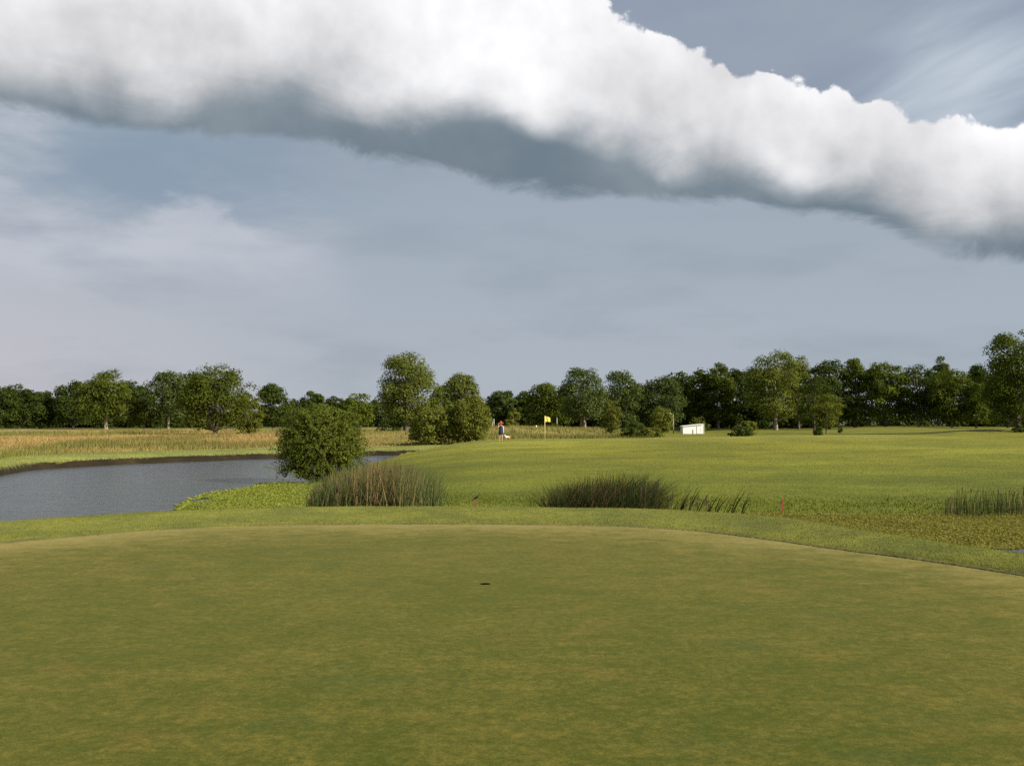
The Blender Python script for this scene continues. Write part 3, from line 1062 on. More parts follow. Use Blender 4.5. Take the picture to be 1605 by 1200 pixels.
def make_trunk(r, H, zb, C, tr, limbs, multi=1):
    mb = MB()
    tops = []
    for k in range(multi):
        ox, oy = (0, 0) if multi == 1 else (r.normal(0, tr * 2.2), r.normal(0, tr * 2.2))
        bend = r.normal(0, 0.03, 2) * H
        pts = [(ox, oy, -0.25), (ox, oy, 0.02 * H), (ox + bend[0] * 0.3, oy + bend[1] * 0.3, 0.3 * H), (ox + bend[0] * 0.7, oy + bend[1] * 0.7, 0.6 * H), (ox + bend[0], oy + bend[1], 0.86 * H)]
        mb.tube(pts, [tr * 1.55, tr * 1.1, tr * 0.85, tr * 0.5, tr * 0.15], 8)
        tops.append(pts)
    idx = r.choice(len(C), min(limbs, len(C)), replace=False)
    for i in idx:
        cx, cy, cz = C[i]
        p = tops[r.integers(len(tops))]
        z0 = max(0.10 * H, min(cz - 0.15 * H, 0.55 * H)) if zb > 0.05 * H else 0.06 * H
        f = z0 / (0.86 * H)
        bx, by = p[1][0] + (p[4][0] - p[1][0]) * f, p[1][1] + (p[4][1] - p[1][1]) * f
        mid = (bx + (cx - bx) * 0.55, by + (cy - by) * 0.55, z0 + (cz - z0) * 0.42)
        mb.tube([(bx, by, z0), mid, (cx, cy, cz)], [tr * 0.42, tr * 0.28, tr * 0.08], 5, False)
    return mb


def tree(name, label, cat, px, d, top, width, kind='oak', leafm=None, seed=0, clear=0.12, nleaf=4200, nclump=46, leaf=None,
         bark=None, tr=None, group=None, droop=0.0, skew=0.0, limbs=14, multi=1, cs=1.0, base=None):
    r = np.random.default_rng(1000 + seed)
    x = x_at(px, d)
    z0 = h1(x, d) if base is None else base
    H = z_at(top - 0.035 * (668 - top), d) - z0
    Wd = width * (1.16 if width > 38 else 1.08) / F * d
    zb = clear * H * 0.55
    leaf = leaf or max(0.17, d * 0.0020)
    nleaf = int(nleaf * 1.9); nclump = int(nclump * 1.25)
    V, Q, C = crown_leaves(r, H, Wd, zb, kind, nclump, nleaf, leaf, droop, skew, cs)
    root = empty(name, (x, d, z0), label, cat, group)
    np_mesh('crown', V, Q, leafm or L_OAK, root)
    make_trunk(r, H, zb, C, tr or max(0.06, 0.024 * H), limbs, multi).build('trunk', bark or M_BARK, root, True)
    return root


T = tree
# --- left side of the meadow
GL = 'trees along the far side of the left meadow'
T('oak_tree', 'dark broad tree cut off by the far edge of the meadow, leftmost of all', 'tree', -8, 232, 600, 75, 'oak', L_DARK, 1, 0.06, group=GL)
T('oak_tree', 'dark round tree in the leftmost wood, second from the edge of the picture', 'tree', 30, 236, 602, 62, 'oak', L_DARK, 2, 0.05, group=GL)
T('oak_tree', 'lower dark tree closing the right end of the leftmost wood', 'tree', 62, 240, 609, 52, 'oak', L_DARK, 3, 0.04, group=GL)
T('oak_tree', 'dark tree standing against the left flank of the pale-trunked tree', 'tree', 114, 240, 596, 66, 'oak', L_DARK, 4, 0.08, group=GL)
T('oak_tree', 'tall tree with a thick pale lit trunk at the back of the meadow', 'tree', 166, 225, 576, 82, 'egg', L_OAK, 5, 0.20, 7000, 56, bark=M_BARK_PALE, tr=0.42, limbs=5, group=GL)
T('young_tree', 'small light green tree between the two pale-trunked trees of the meadow', 'tree', 226, 228, 619, 46, 'egg', L_LIGHT, 6, 0.18, 2200, 26, bark=M_BARK_PALE, group=GL)
T('oak_tree', 'grey-green tree with a narrow domed top and slim pale trunk behind the big oak', 'tree', 264, 226, 574, 76, 'egg', L_BLUE, 7, 0.20, 6200, 54, bark=M_BARK_PALE, tr=0.3, limbs=4, group=GL)
T('oak_tree', 'dark tree filling the gap right behind the pale-trunked tree', 'tree', 205, 250, 596, 64, 'oak', L_DARK, 8, 0.08, group=GL)
T('oak_tree', 'rear tree whose crown shows between the domed tree and the big oak', 'tree', 300, 244, 582, 62, 'oak', L_BLUE, 9, 0.1, group=GL)
T('oak_tree', 'big spreading oak standing alone out in the meadow, branches nearly to the grass', 'tree', 338, 158, 570, 112, 'oak', L_OAK, 10, 0.06, 9500, 84, tr=0.36, leaf=0.34, group=GL, limbs=22)
T('young_tree', 'small bright yellow-green tree at the right foot of the big oak', 'tree', 390, 164, 611, 46, 'egg', L_LIGHT, 11, 0.03, 3600, 34, leaf=0.30, group=GL)
T('oak_tree', 'dark rounded tree standing apart between the big oak and the pond shrub', 'tree', 428, 245, 599, 55, 'round', L_DARK, 12, 0.03, group=GL)
T('oak_tree', 'bluish tree just left of the pond shrub top', 'tree', 465, 262, 622, 46, 'oak', L_BLUE, 13, 0.03, 3000, group=GL)
T('oak_tree', 'dark flat-topped tree peering over the pond shrub', 'tree', 490, 258, 611, 44, 'oak', L_DARK, 14, 0.03, 3000, group=GL)
T('oak_tree', 'low dark tree mostly hidden behind the pond shrub', 'tree', 526, 264, 620, 46, 'oak', L_DARK, 15, 0.03, 3000, group=GL)
T('oak_tree', 'mid-green tree rising right behind the right shoulder of the pond shrub', 'tree', 561, 240, 610, 52, 'egg', L_OAK, 16, 0.05, 3600, group=GL)
T('oak_tree', 'hazy bluish tree in the gap left of the tall cottonwood', 'tree', 594, 285, 626, 44, 'oak', L_BLUE, 17, 0.03, 3000, group=GL)
# --- centre
T('cottonwood_tree', 'tallest tree of the middle, broad pale-lit cottonwood above the willow thicket', 'tree', 638, 160, 549, 98, 'column', L_COTTON, 20, 0.10, 10500, 84, leaf=0.32, tr=0.34, limbs=20, multi=2)
T('undergrowth_bush', 'dark low bush at the foot of the tallest cottonwood', 'bush', 606, 158, 664, 40, 'bush', L_DARK, 21, 0.0, 900, 14, leaf=0.25, limbs=4)
T('cottonwood_tree', 'second cottonwood, narrower and lower, behind the willow thicket', 'tree', 724, 172, 579, 70, 'egg', L_COTTON, 22, 0.10, 6500, 60, leaf=0.34, multi=2)
T('oak_tree', 'darker tree wedged between the two cottonwoods', 'tree', 694, 184, 601, 48, 'oak', L_OAK, 23, 0.08, 3600)
T('willow_bush', 'rounded willow bush, left one of the pair behind the left end of the mound', 'bush', 684, 103, 631, 84, 'bush', L_WILLOW, 24, 0.0, 8200, 64, leaf=0.21, droop=0.35, multi=4, tr=0.07, limbs=24)
T('willow_bush', 'taller willow bush beside the person, right one of the pair behind the mound', 'bush', 735, 102, 617, 70, 'egg', L_WILLOW, 25, 0.0, 7800, 60, leaf=0.21, droop=0.35, multi=4, tr=0.07, limbs=24)
GC = 'wood behind the far green'
T('oak_tree', 'grey-green tree at the left end of the wood behind the person', 'tree', 786, 235, 609, 48, 'oak', L_BLUE, 30, 0.04, group=GC)
T('oak_tree', 'low dark tree in the dip of the wood right of the person', 'tree', 822, 240, 612, 46, 'oak', L_DARK, 31, 0.04, group=GC)
T('oak_tree', 'dark round-crowned tree right above the yellow flag', 'tree', 858, 226, 596, 74, 'oak', L_OAK, 32, 0.04, 5600, group=GC)
T('cottonwood_tree', 'tall grey-green tree with forked pale trunk right of the flag', 'tree', 912, 212, 572, 84, 'egg', L_BLUE, 33, 0.17, 6800, 60, bark=M_BARK_PALE, tr=0.28, multi=2, group=GC)
T('cottonwood_tree', 'pale rounded tree beside the forked-trunk tree', 'tree', 972, 228, 579, 74, 'egg', L_BLUE, 34, 0.08, 5600, 54, group=GC)
T('oak_tree', 'dark tree standing behind the slim pointed tree', 'tree', 1000, 250, 600, 60, 'oak', L_DARK, 35, 0.05, group=GC)
T('cottonwood_tree', 'light-topped round tree behind the lamp pole', 'tree', 1034, 230, 586, 78, 'oak', L_BLUE, 36, 0.10, 5600, 54, group=GC)
T('young_tree', 'small rounded tree at the edge of the wood right of the person', 'tree', 804, 200, 640, 26, 'egg', L_LIGHT, 37, 0.05, 1300, 18, leaf=0.28)
T('round_bush', 'tiny ball-shaped light green bush beside the person', 'bush', 796, 152, 661, 10, 'round', L_LIGHT, 38, 0.02, 500, 10, leaf=0.16, limbs=3)
T('young_tree', 'slim pointed light green tree right of the flag', 'tree', 958, 150, 627, 34, 'column', L_WILLOW, 39, 0.05, 3200, 32, leaf=0.2)
T('young_tree', 'rounded light green tree left of the white shed', 'tree', 1037, 160, 635, 40, 'round', L_WILLOW, 40, 0.06, 3000, 30, leaf=0.22)
T('leafy_bush', 'sprawling green bush beyond the mound crest left of the shed', 'bush', 993, 125, 657, 46, 'bush', L_SHRUB, 41, 0.0, 2600, 26, leaf=0.2, limbs=6)
T('leafy_bush', 'lower yellow-green bush right against the sprawling one', 'bush', 1022, 122, 668, 46, 'bush', L_WILLOW, 42, 0.0, 1800, 20, leaf=0.18, limbs=6)
T('leafy_bush', 'small pointed bush at the foot of the thin pole', 'bush', 873, 196, 664, 10, 'bush', L_LIGHT, 43, 0.0, 300, 8, leaf=0.25, limbs=3)
# --- right wood
GR = 'tall wood on the right'
wood_r = [
    ('oak_tree', 'left end tree of the tall right wood, behind the shed', 1072, 245, 590, 50, 'oak', L_DARK, 0.06, None, 0.25),
    ('oak_tree', 'dark upright tree above the right corner of the shed', 1096, 240, 578, 48, 'egg', L_OAK, 0.12, None, 0.25),
    ('oak_tree', 'pair-topped tree of the right wood above the yellow-green clump bush', 1126, 238, 566, 56, 'egg', L_OAK, 0.12, M_BARK_PALE, 0.25),
    ('oak_tree', 'darker tree left of the tallest tree in the right wood', 1156, 240, 572, 50, 'egg', L_DARK, 0.14, M_BARK_PALE, 0.25),
    ('oak_tree', 'lower dark tree tucked under the left side of the tallest right-hand tree', 1182, 244, 585, 50, 'egg', L_DARK, 0.18, M_BARK, 0.3),
    ('cottonwood_tree', 'tallest tree of the right wood, thick pale trunk standing in front', 1216, 226, 545, 92, 'egg', L_COTTON, 0.19, M_BARK_PALE, 0.45),
    ('oak_tree', 'olive tree crown leaning against the right of the tallest right-hand tree', 1252, 248, 557, 46, 'egg', L_COTTON, 0.15, M_BARK, 0.3),
    ('oak_tree', 'dark broad tree behind the lone fairway tree', 1300, 232, 563, 66, 'oak', L_DARK, 0.10, M_BARK, 0.3),
    ('oak_tree', 'mid-green tree with a small raised tip right of the lone fairway tree', 1340, 232, 561, 56, 'egg', L_OAK, 0.13, M_BARK, 0.3),
    ('oak_tree', 'wide rounded tree in the middle of the right wood', 1388, 228, 563, 68, 'oak', L_OAK, 0.10, M_BARK, 0.3),
    ('oak_tree', 'dark wide tree of the right wood with pale stem in the shade', 1440, 226, 567, 74, 'oak', L_DARK, 0.10, M_BARK_PALE, 0.2),
    ('oak_tree', 'bright-topped round tree near the right end of the wood', 1492, 220, 572, 72, 'oak', L_OAK, 0.10, M_BARK_PALE, 0.2),
    ('oak_tree', 'lower light green tree at the right end of the wood', 1530, 216, 592, 46, 'egg', L_OAK, 0.08, M_BARK, 0.2),
    ('oak_tree', 'thin-topped tree poking up behind the bright-topped round tree', 1478, 262, 560, 34, 'egg', L_BLUE, 0.2, M_BARK, 0.2),
    ('oak_tree', 'dark pointed tree just left of the big oak at the right edge', 1535, 262, 567, 40, 'egg', L_DARK, 0.1, M_BARK, 0.2),
    ('oak_tree', 'dark tree seen under and behind the big oak at the right edge', 1580, 225, 578, 80, 'oak', L_DARK, 0.06, M_BARK, 0.3),
]
for i, (nm, lb, px, d, top, wd, kd, lm, cl, bk, tr) in enumerate(wood_r):
    T(nm, lb, 'tree', px, d, top, wd, kd, lm, 60 + i, cl, 8200 if wd > 90 else 5400 if wd > 50 else 4200, 50, limbs=5 if bk is M_BARK_PALE else 12, bark=bk, tr=tr, group=GR)
T('pine_tree', 'lone dark tree with drooping limbs in front of the right wood', 'tree', 1276, 150, 582, 62, 'egg', L_DARK, 80, 0.16, 4200, 44, leaf=0.22, droop=0.4, tr=0.16)
T('young_tree', 'bright green spreading tree on a thin dark trunk beside the dark lone tree', 'tree', 1295, 146, 612, 56, 'round', L_LIGHT, 81, 0.22, 2600, 32, leaf=0.21, tr=0.11, bark=M_BARK)
T('oak_tree', 'big oak at the right edge of the picture, throwing shade on the mound end', 'tree', 1596, 130, 518, 102, 'oak', L_OAK, 82, 0.10, 11500, 84, leaf=0.28, tr=0.36, limbs=24)
T('undergrowth_bush', 'dark low bush at the foot of the big right-edge oak', 'bush', 1601, 128, 664, 34, 'bush', L_DARK, 83, 0.0, 900, 14, leaf=0.2, limbs=4)
T('clump_bush', 'dark leafy bush on the fairway, left half of the isolated clump', 'bush', 1160, 121, 665, 36, 'bush', L_SHRUB, 84, 0.0, 2200, 24, leaf=0.22, limbs=8)
T('clump_bush', 'loose yellow-green bush with upright sprays on the fairway clump', 'bush', 1172, 122, 656, 38, 'egg', L_LIGHT, 85, 0.0, 1900, 30, leaf=0.24, limbs=14, cs=0.8)
T('clipped_bush', 'small dark round bush in front of the lone dark tree', 'bush', 1283, 128, 667, 17, 'bush', L_DARK, 86, 0.0, 1800, 18, leaf=0.15, limbs=4)
T('clipped_bush', 'smallest dark bush, right of the thin-trunked green tree', 'bush', 1317, 150, 668, 9, 'round', L_DARK, 87, 0.02, 400, 10, leaf=0.15, limbs=3)
T('clump_bush', 'low light bush at the wood edge above the shed roof', 'bush', 1094, 225, 650, 36, 'bush', L_LIGHT, 88, 0.0, 1000, 16, leaf=0.35, limbs=5)

# pond shrub: many fine drooping twigs
def pond_shrub():
    r = np.random.default_rng(500)
    d = 51.0
    x = x_at(503, d); z0 = WATER + 0.05
    H = z_at(621, d) - z0
    Wd = 142 / F * d
    V, Q, C = crown_leaves(r, H * 0.97, Wd * 0.88, 0.02, 'round', 110, 13000, 0.13, 0.3, 0.0, 0.75)
    # twigs with leaves along them, arching outward
    nt = 1000
    P = []; N = []
    mb = MB()
    for i in range(nt):
        an = r.uniform(0, 2 * PI); up = r.uniform(0.05, 1.0)
        tip_r = Wd / 2 * 1.04 * (0.45 + 0.55 * math.sqrt(max(0, 1 - (up * 1.0 - 0.45) ** 2 * 2.2))) * r.uniform(0.80, 1.04)
        tip_r *= 0.84 + 0.36 * float(fbm(np.array([an * 1.3]), np.array([up * 4.0]), 503)[0])
        tip = Vector((math.cos(an) * tip_r, math.sin(an) * tip_r, H * up * 0.98 * math.sqrt(max(0.05, 1 - (tip_r / (Wd / 2)) ** 2 * 0.28))))
        st = tip * 0.62 + Vector((0, 0, 0.16 * H))
        mid = (st + tip) / 2 + Vector((0, 0, 0.10))
        n = 26
        t = np.sort(r.random(n))[:, None]
        pts = (1 - t) ** 2 * np.array(st) + 2 * t * (1 - t) * np.array(mid) + t ** 2 * np.array(tip)
        pts += r.normal(0, 0.045, (n, 3))
        P.append(pts)
        N.append(np.array([math.cos(an), math.sin(an), 0.5])[None] + r.normal(0, 0.8, (n, 3)))
    P = np.concatenate(P); N = np.concatenate(N)
    P[:, 2] = np.maximum(P[:, 2], 0.03)
    L = r.uniform(0.08, 0.15, len(P))
    V2, Q2 = quads(P, N, L, L * 0.42, r)
    Vn = np.concatenate([V, V2]); Qn = np.concatenate([Q, Q2 + len(V)])
    root = empty('pond_shrub', (x, d, z0), 'large round willowy shrub at the edge of the pond, left of the reeds', 'shrub')
    np_mesh('crown', Vn, Qn, L_POND, root)
    make_trunk(r, H, 0.1, C, 0.055, 34, 6).build('trunk', M_BARK, root, True)


pond_shrub()


# far wood behind the front trees: one continuous mass
def far_wood(name, spans, n, seed, leafm):
    r = np.random.default_rng(seed)
    Vs = []; Qs = []; off = 0
    for (p0, p1, d0, d1, top0, top1, m) in spans:
        nc = m
        px = r.uniform(p0, p1, nc); d = r.uniform(d0, d1, nc)
        f = (px - p0) / (p1 - p0)
        top = top0 + (top1 - top0) * f + 8 * (fbm(px * 0.045, px * 0.0, seed) - 0.2) * 1.6
        zt = CAM_H - (top - 658) * d / F
        cr = r.uniform(1.3, 2.6, nc)
        x = (px - 802.5) / F * d
        g = height(x, d)
        cz = g + (zt - g - cr * 0.6) * np.where(r.random(nc) < 0.5, r.uniform(0, 0.3, nc), r.random(nc))
        k = n // len(spans)
        idx = r.integers(0, nc, k)
        D = r.normal(size=(k, 3)); D /= np.linalg.norm(D, axis=1, keepdims=True)
        P = np.stack([x, d, cz], -1)[idx] + D * cr[idx][:, None] * r.uniform(0.5, 1.1, (k, 1))
        P[:, 2] = np.maximum(P[:, 2], g[idx] + 0.1)
        N = D + r.normal(0, 0.5, (k, 3)) + np.array([0, 0, 0.3])
        L = r.uniform(0.6, 1.1, k)
        V, Q = quads(P, N, L, L * 0.65, r)
        Vs.append(V); Qs.append(Q + off); off += len(V)
    o = np_mesh(name, np.concatenate(Vs), np.concatenate(Qs), leafm)
    tag(o, kind='stuff')


far_wood('far_wood', [(-120, 90, 255, 285, 612, 616, 187), (80, 330, 262, 290, 606, 604, 204), (330, 620, 290, 330, 640, 636, 204),
                      (600, 790, 270, 310, 628, 626, 153), (760, 1060, 255, 290, 618, 602, 255), (1040, 1300, 256, 290, 574, 570, 255), (1280, 1720, 252, 286, 574, 574, 340)],
         190000, 700, L_DARK)


# ------------------------------------------------------------------ reeds
def reed_colour_mat(name):
    return col_grass_mat(name, 0.28)


M_REED = reed_colour_mat('reed_leaf')
M_HEAD = plain('cattail_head', (0.070, 0.045, 0.026), 0.95, 0.3, 60, 0.3)


def ribbons(x, y, z, h, wd, bend_dir, bend, col, r, segs=4):
    """long strap leaves that curve over; each its own strip"""
    n = len(x)
    a = r.uniform(0, PI, n); ux, uy = np.cos(a), np.sin(a)
    lx, ly = np.cos(bend_dir), np.sin(bend_dir)
    Vs = []
    for k in range(segs + 1):
        t = k / segs
        wk = wd * (1 - t ** 1.6) * 0.5 + 0.0008
        off = bend * h * t ** 2.2
        hz = z + h * (t - 0.18 * np.clip(bend, 0, 2) * t ** 3)
        cx, cy = x + lx * off, y + ly * off
        Vs.append(np.stack([cx - ux * wk, cy - uy * wk, hz], -1)); Vs.append(np.stack([cx + ux * wk, cy + uy * wk, hz], -1))
    V = np.stack(Vs, 1)
    m = 2 * (segs + 1)
    b = np.arange(n)[:, None] * m
    Q = np.concatenate([b + np.array([[2 * k, 2 * k + 1, 2 * k + 3, 2 * k + 2]]) for k in range(segs)], 0)
    C = np.repeat(col[:, None, :], m, 1)
    return V.reshape(-1, 3), Q, C.reshape(-1, 3)


def reed_clump(label, path, n, d_lo, d_hi, top_fn, green, brown, pb, seed, heads, wind=0.45, wd=0.020, name='reed_clump', lean_n=0.35):
    """path: picture span of the clump; top_fn(px) -> picture height of its top"""
    r = np.random.default_rng(seed)
    px = path(r, n)
    d = r.uniform(d_lo, d_hi, n)
    x = (px - 802.5) / F * d
    zb = np.maximum(height(x, d), WATER - 0.05)
    zt = CAM_H - (top_fn(px) - 658) * d / F
    full = np.maximum(zt - zb, 0.4)
    h = full * np.clip(r.beta(4.2, 1.4, n) * 1.14, 0.3, 1.12)
    bd = r.normal(0.0, 0.7, n) + np.where(r.random(n) < 0.2, PI, 0)
    bend = np.abs(r.normal(wind * 0.6, lean_n, n))
    col = np.array(green) * (0.6 + 0.8 * r.random((n, 1)))
    mask = r.random(n) < pb(px)
    col[mask] = np.array(brown) * (0.55 + 0.9 * r.random((mask.sum(), 1)))
    V, Q, C = ribbons(x, d, zb - 0.05, h, wd * r.uniform(0.6, 1.4, n), bd, bend, col, r)
    cx, cy = float(np.mean(x)), float(np.mean(d))
    root = empty(name, (cx, cy, WATER), label, 'reeds')
    V = V - np.array([cx, cy, WATER])
    o = np_mesh('leaves', V, Q, M_REED, root, C); o['kind'] = 'stuff'
    if heads:
        mb = MB(); stems = MB()
        hi = r.choice(n, heads, replace=False)
        for i in hi:
            hh = float(full[i] * r.uniform(0.72, 0.96))
            bx, by, bz = float(x[i] - cx), float(d[i] - cy), float(zb[i] - WATER)
            tx = bx + 0.09 * hh
            stems.tube([(bx, by, bz), (tx, by, bz + hh - 0.16)], [0.006, 0.005], 4, False)
            mb.tube([(tx, by, bz + hh - 0.17), (tx + 0.002, by, bz + hh - 0.155), (tx + 0.012, by, bz + hh - 0.01), (tx + 0.014, by, bz + hh)], [0.006, 0.016, 0.016, 0.004], 6)
        s_ = stems.build('stems', M_HEAD, root); s_['kind'] = 'stuff'
        s_ = mb.build('seed_heads', M_HEAD, root); s_['kind'] = 'stuff'
    return root


def top_left(px):
    return np.interp(px, [488, 500, 520, 545, 570, 600, 625, 650, 670, 690, 705], [766, 752, 742, 734, 727, 724, 726, 732, 740, 748, 766])


def top_mid(px):
    return np.interp(px, [815, 835, 850, 880, 910, 940, 965, 1000, 1020, 1035, 1060], [776, 768, 757, 751, 746, 741, 738, 740, 746, 758, 774])


def top_right(px):
    return np.interp(px, [1470, 1490, 1510, 1560, 1605, 1650], [778, 766, 757, 762, 756, 754])


reed_clump('big bank of tall green and brown cattails beside the round pond shrub', lambda r, n: np.where(r.random(n) < 0.9, r.uniform(490, 640, n), r.uniform(635, 688, n)) + r.normal(0, 3, n), 9500, 26.5, 34, top_left,
           (0.105, 0.135, 0.042), (0.215, 0.145, 0.068), lambda p: 0.16 + 0.50 * np.exp(-((p - 585) / 44) ** 2), 801, 60, 0.22, wd=0.026, lean_n=0.16)
reed_clump('dense dark clump of reeds in the middle of the ditch with bent tips', lambda r, n: np.where(r.random(n) < 0.93, r.uniform(858, 1022, n), r.uniform(815, 1062, n)) + r.normal(0, 4, n), 4200, 26.5, 31, top_mid,
           (0.040, 0.054, 0.016), (0.095, 0.055, 0.028), lambda p: 0.12 + 0.25 * np.exp(-((p - 925) / 30) ** 2), 802, 24, 0.62, wd=0.024, lean_n=0.28)
reed_clump('thin bank of reeds with reddish stems at the right edge of the ditch', lambda r, n: r.uniform(1478, 1650, n), 430, 32.5, 34.5, top_right,
           (0.070, 0.100, 0.030), (0.13, 0.075, 0.045), lambda p: 0.22 + 0 * p, 803, 14, 0.2, lean_n=0.15)
# thin front skirt of pale reeds between the clumps
reed_clump('sparse short pale reeds right of the dark middle clump', lambda r, n: r.uniform(1020, 1110, n), 130, 27, 31, lambda p: np.interp(p, [1020, 1060, 1110], [766, 768, 772]),
           (0.09, 0.11, 0.035), (0.17, 0.12, 0.06), lambda p: 0.35 + 0 * p, 804, 8, 0.5)

# lone reeds right of the middle clump: each its own thing
lone = [(1072, 758, 28.6), (1086, 755, 29.2), (1099, 762, 28.4), (1114, 770, 28.2), (1128, 764, 28.8), (1142, 770, 28.0), (1154, 758, 28.6), (1167, 764, 28.2)]
lone_lab = ['first lone bent reed right of the dark clump, leaning over the others', 'tallest lone reed of the left group, next to the leaning one', 'lone reed with a split tip, third from the dark clump',
            'short thin lone reed in the middle of the row', 'lone reed curving right, just beyond the short one', 'lone reed, third from the right end of the row', 'lone reed with long tip sweeping right near the end of the row',
            'last lone reed at the right end of the row, nearest the red stake']
for i, ((px, top, d), lb) in enumerate(zip(lone, lone_lab)):
    r = np.random.default_rng(900 + i)
    x = x_at(px - 10, d); zb = WATER
    H = z_at(top, d) - zb
    n = 7
    col = np.array([0.036, 0.050, 0.016]) * (0.7 + 0.6 * r.random((n, 1)))
    V, Q, C = ribbons(r.normal(0, 0.02, n), r.normal(0, 0.03, n), np.zeros(n), H * r.uniform(0.80, 1.10, n), np.full(n, 0.05), np.full(n, 0.0) + r.normal(0, 0.15, n), r.uniform(0.25, 0.42, n), col, r, 7)
    o = np_mesh('lone_reed', V, Q, M_REED, None, C)
    o.location = (x, d, zb)
    tag(o, lb, 'reed', 'lone reeds standing right of the dark clump')


# ------------------------------------------------------------------ stakes
M_RED = plain('red_paint', (0.26, 0.035, 0.018), 0.6)
M_RUST = plain('weathered_orange_paint', (0.19, 0.085, 0.032), 0.8)
M_TAN = plain('straw', (0.36, 0.25, 0.11), 0.9)
M_DARK = plain('dark_rag', (0.03, 0.03, 0.015), 0.9)


def stake(px, top, bot, d, mat, label, wpx, lean=0.0, cap=None):
    x = x_at(px, d); g = max(h1(x, d), WATER)
    zt = z_at(top, d)
    root = empty('marker_stake', (x, d, g), label, 'stake')
    H = zt - g
    wd = wpx / F * d
    mb = MB()
    a = wd / 2
    pts0 = [(-a, -a * 0.6, -0.2), (a, -a * 0.6, -0.2), (a, a * 0.6, -0.2), (-a, a * 0.6, -0.2)]
    b = len(mb.v)
    mb.v += pts0 + [(p[0] + lean * H, p[1], H - a) for p in pts0] + [(lean * H, 0, H)]
    for i in range(4):
        j = (i + 1) % 4
        mb.f.append([i, j, 4 + j, 4 + i]); mb.f.append([4 + i, 4 + j, 8])
    mb.build('post', mat, root)
    if cap:
        c_ = MB()
        c_.tube([(-a * 0.2, -a, H - 0.03), (a * 1.8, -a, H + 0.02), (a * 3.4, -a * 1.2, H + 0.09)], [0.012, 0.035, 0.006], 6)
        c_.build('dark_leaf', M_DARK, root, True)
    return root


stake(1224, 781, 799, 34.0, M_RED, 'thin red hazard stake on the slope right of the lone reeds', 1.9, 0.08)
stake(744.5, 779, 797, 27.5, M_RUST, 'brown-orange stake in the ditch with a dark leaf caught on top', 4.5, 0.0, True)
stake(493.5, 752, 760, 50.0, M_RUST, 'tiny pinkish stake at the foot of the round pond shrub', 2.2)
r_ = np.random.default_rng(77)
for px, top, d, lb in ((654, 756, 27.5, 'pale straw-coloured dead reed stem standing at the right end of the cattail bank'),):
    V, Q, C = ribbons(np.array([0.0, 0.01]), np.array([0.0, 0.01]), np.zeros(2), np.array([1.0, 0.97]) * (z_at(top, d) - WATER), np.array([0.035, 0.03]), np.array([0.1, 0.0]), np.array([0.02, 0.05]),
                      np.array([[0.34, 0.25, 0.10], [0.36, 0.22, 0.09]]), r_, 5)
    o = np_mesh('dead_reed', V, Q, M_REED, None, C)
    o.location = (x_at(px, d), d, WATER)
    tag(o, lb, 'reed')

# ------------------------------------------------------------------ flag on the far green
M_YEL = plain('yellow_flag_cloth', (0.80, 0.68, 0.12), 0.8, 0, 20, 0.05)
M_POLE = plain('pale_yellow_pole', (0.72, 0.58, 0.22), 0.5, 0, 20, 0.05)
M_GREY = plain('grey_galvanised_pole', (0.30, 0.31, 0.30), 0.5)
M_WHITE = plain('white_paint', (0.82, 0.81, 0.78), 0.6, 0.2, 3, 0.04)
M_TRIM = plain('offwhite_trim', (0.76, 0.75, 0.74), 0.6, 0, 3, 0.05)
M_GDOOR = plain('grey_box', (0.58, 0.57, 0.57), 0.6)


def flag():
    d = 88.0; x = x_at(854, d); g = h1(x, d)
    root = empty('golf_flag', (x, d, g), 'yellow flag on a thin pale pole on the far green', 'flag')
    H = z_at(651.5, d) - g
    MB().tube([(0, 0, -0.1), (0, 0, H)], [0.028, 0.022], 8).build('pole', M_POLE, root, True)
    nx, nz = 14, 8
    V = []; Wf, Hf = 0.46, 0.50
    for side in (-1, 1):
        for i in range(nx + 1):
            for j in range(nz + 1):
                u, v = i / nx, j / nz
                sag = 0.20 * u ** 1.4 * v
                V.append((0.02 + Wf * u, 0.055 * math.sin(u * 7 + v * 1.6) * u + side * 0.004, H - 0.02 - Hf * (1 - v) - sag * 0.8))
    n1 = (nx + 1) * (nz + 1); Fc = []
    for s_ in range(2):
        for i in range(nx):
            for j in range(nz):
                q = [s_ * n1 + i * (nz + 1) + j, s_ * n1 + (i + 1) * (nz + 1) + j, s_ * n1 + (i + 1) * (nz + 1) + j + 1, s_ * n1 + i * (nz + 1) + j + 1]
                Fc.append(q if s_ == 0 else q[::-1])
    np_mesh('flag_cloth', np.array(V), np.array(Fc), M_YEL, root, None, True)


flag()


def pole(px, top, d, label, wd, lamp=False):
    x = x_at(px, d); g = h1(x, d); H = z_at(top, d) - g
    root = empty('lamp_pole' if lamp else 'grey_pole', (x, d, g), label, 'pole')
    MB().tube([(0, 0, -0.2), (0, 0, H)], [wd, wd * 0.8], 8).build('shaft', M_GREY, root, True)
    if lamp:
        MB().tube([(0, 0, H - 0.03), (-0.4, 0, H + 0.08), (-0.55, 0, H + 0.1)], [0.05, 0.045, 0.04], 6).build('arm', M_GREY, root, True)
        MB().tube([(-0.45, -0.1, H + 0.1), (-0.66, -0.1, H + 0.14), (-0.92, -0.1, H + 0.08)], [0.10, 0.17, 0.08], 8).build('lamp_head', M_WHITE, root, True)
    else:
        MB().tube([(0, 0, H), (0, 0, H + 0.05), (0, 0, H + 0.12)], [wd * 1.2, wd * 1.2, wd * 0.3], 8).build('cap', M_GREY, root, True)
    return root


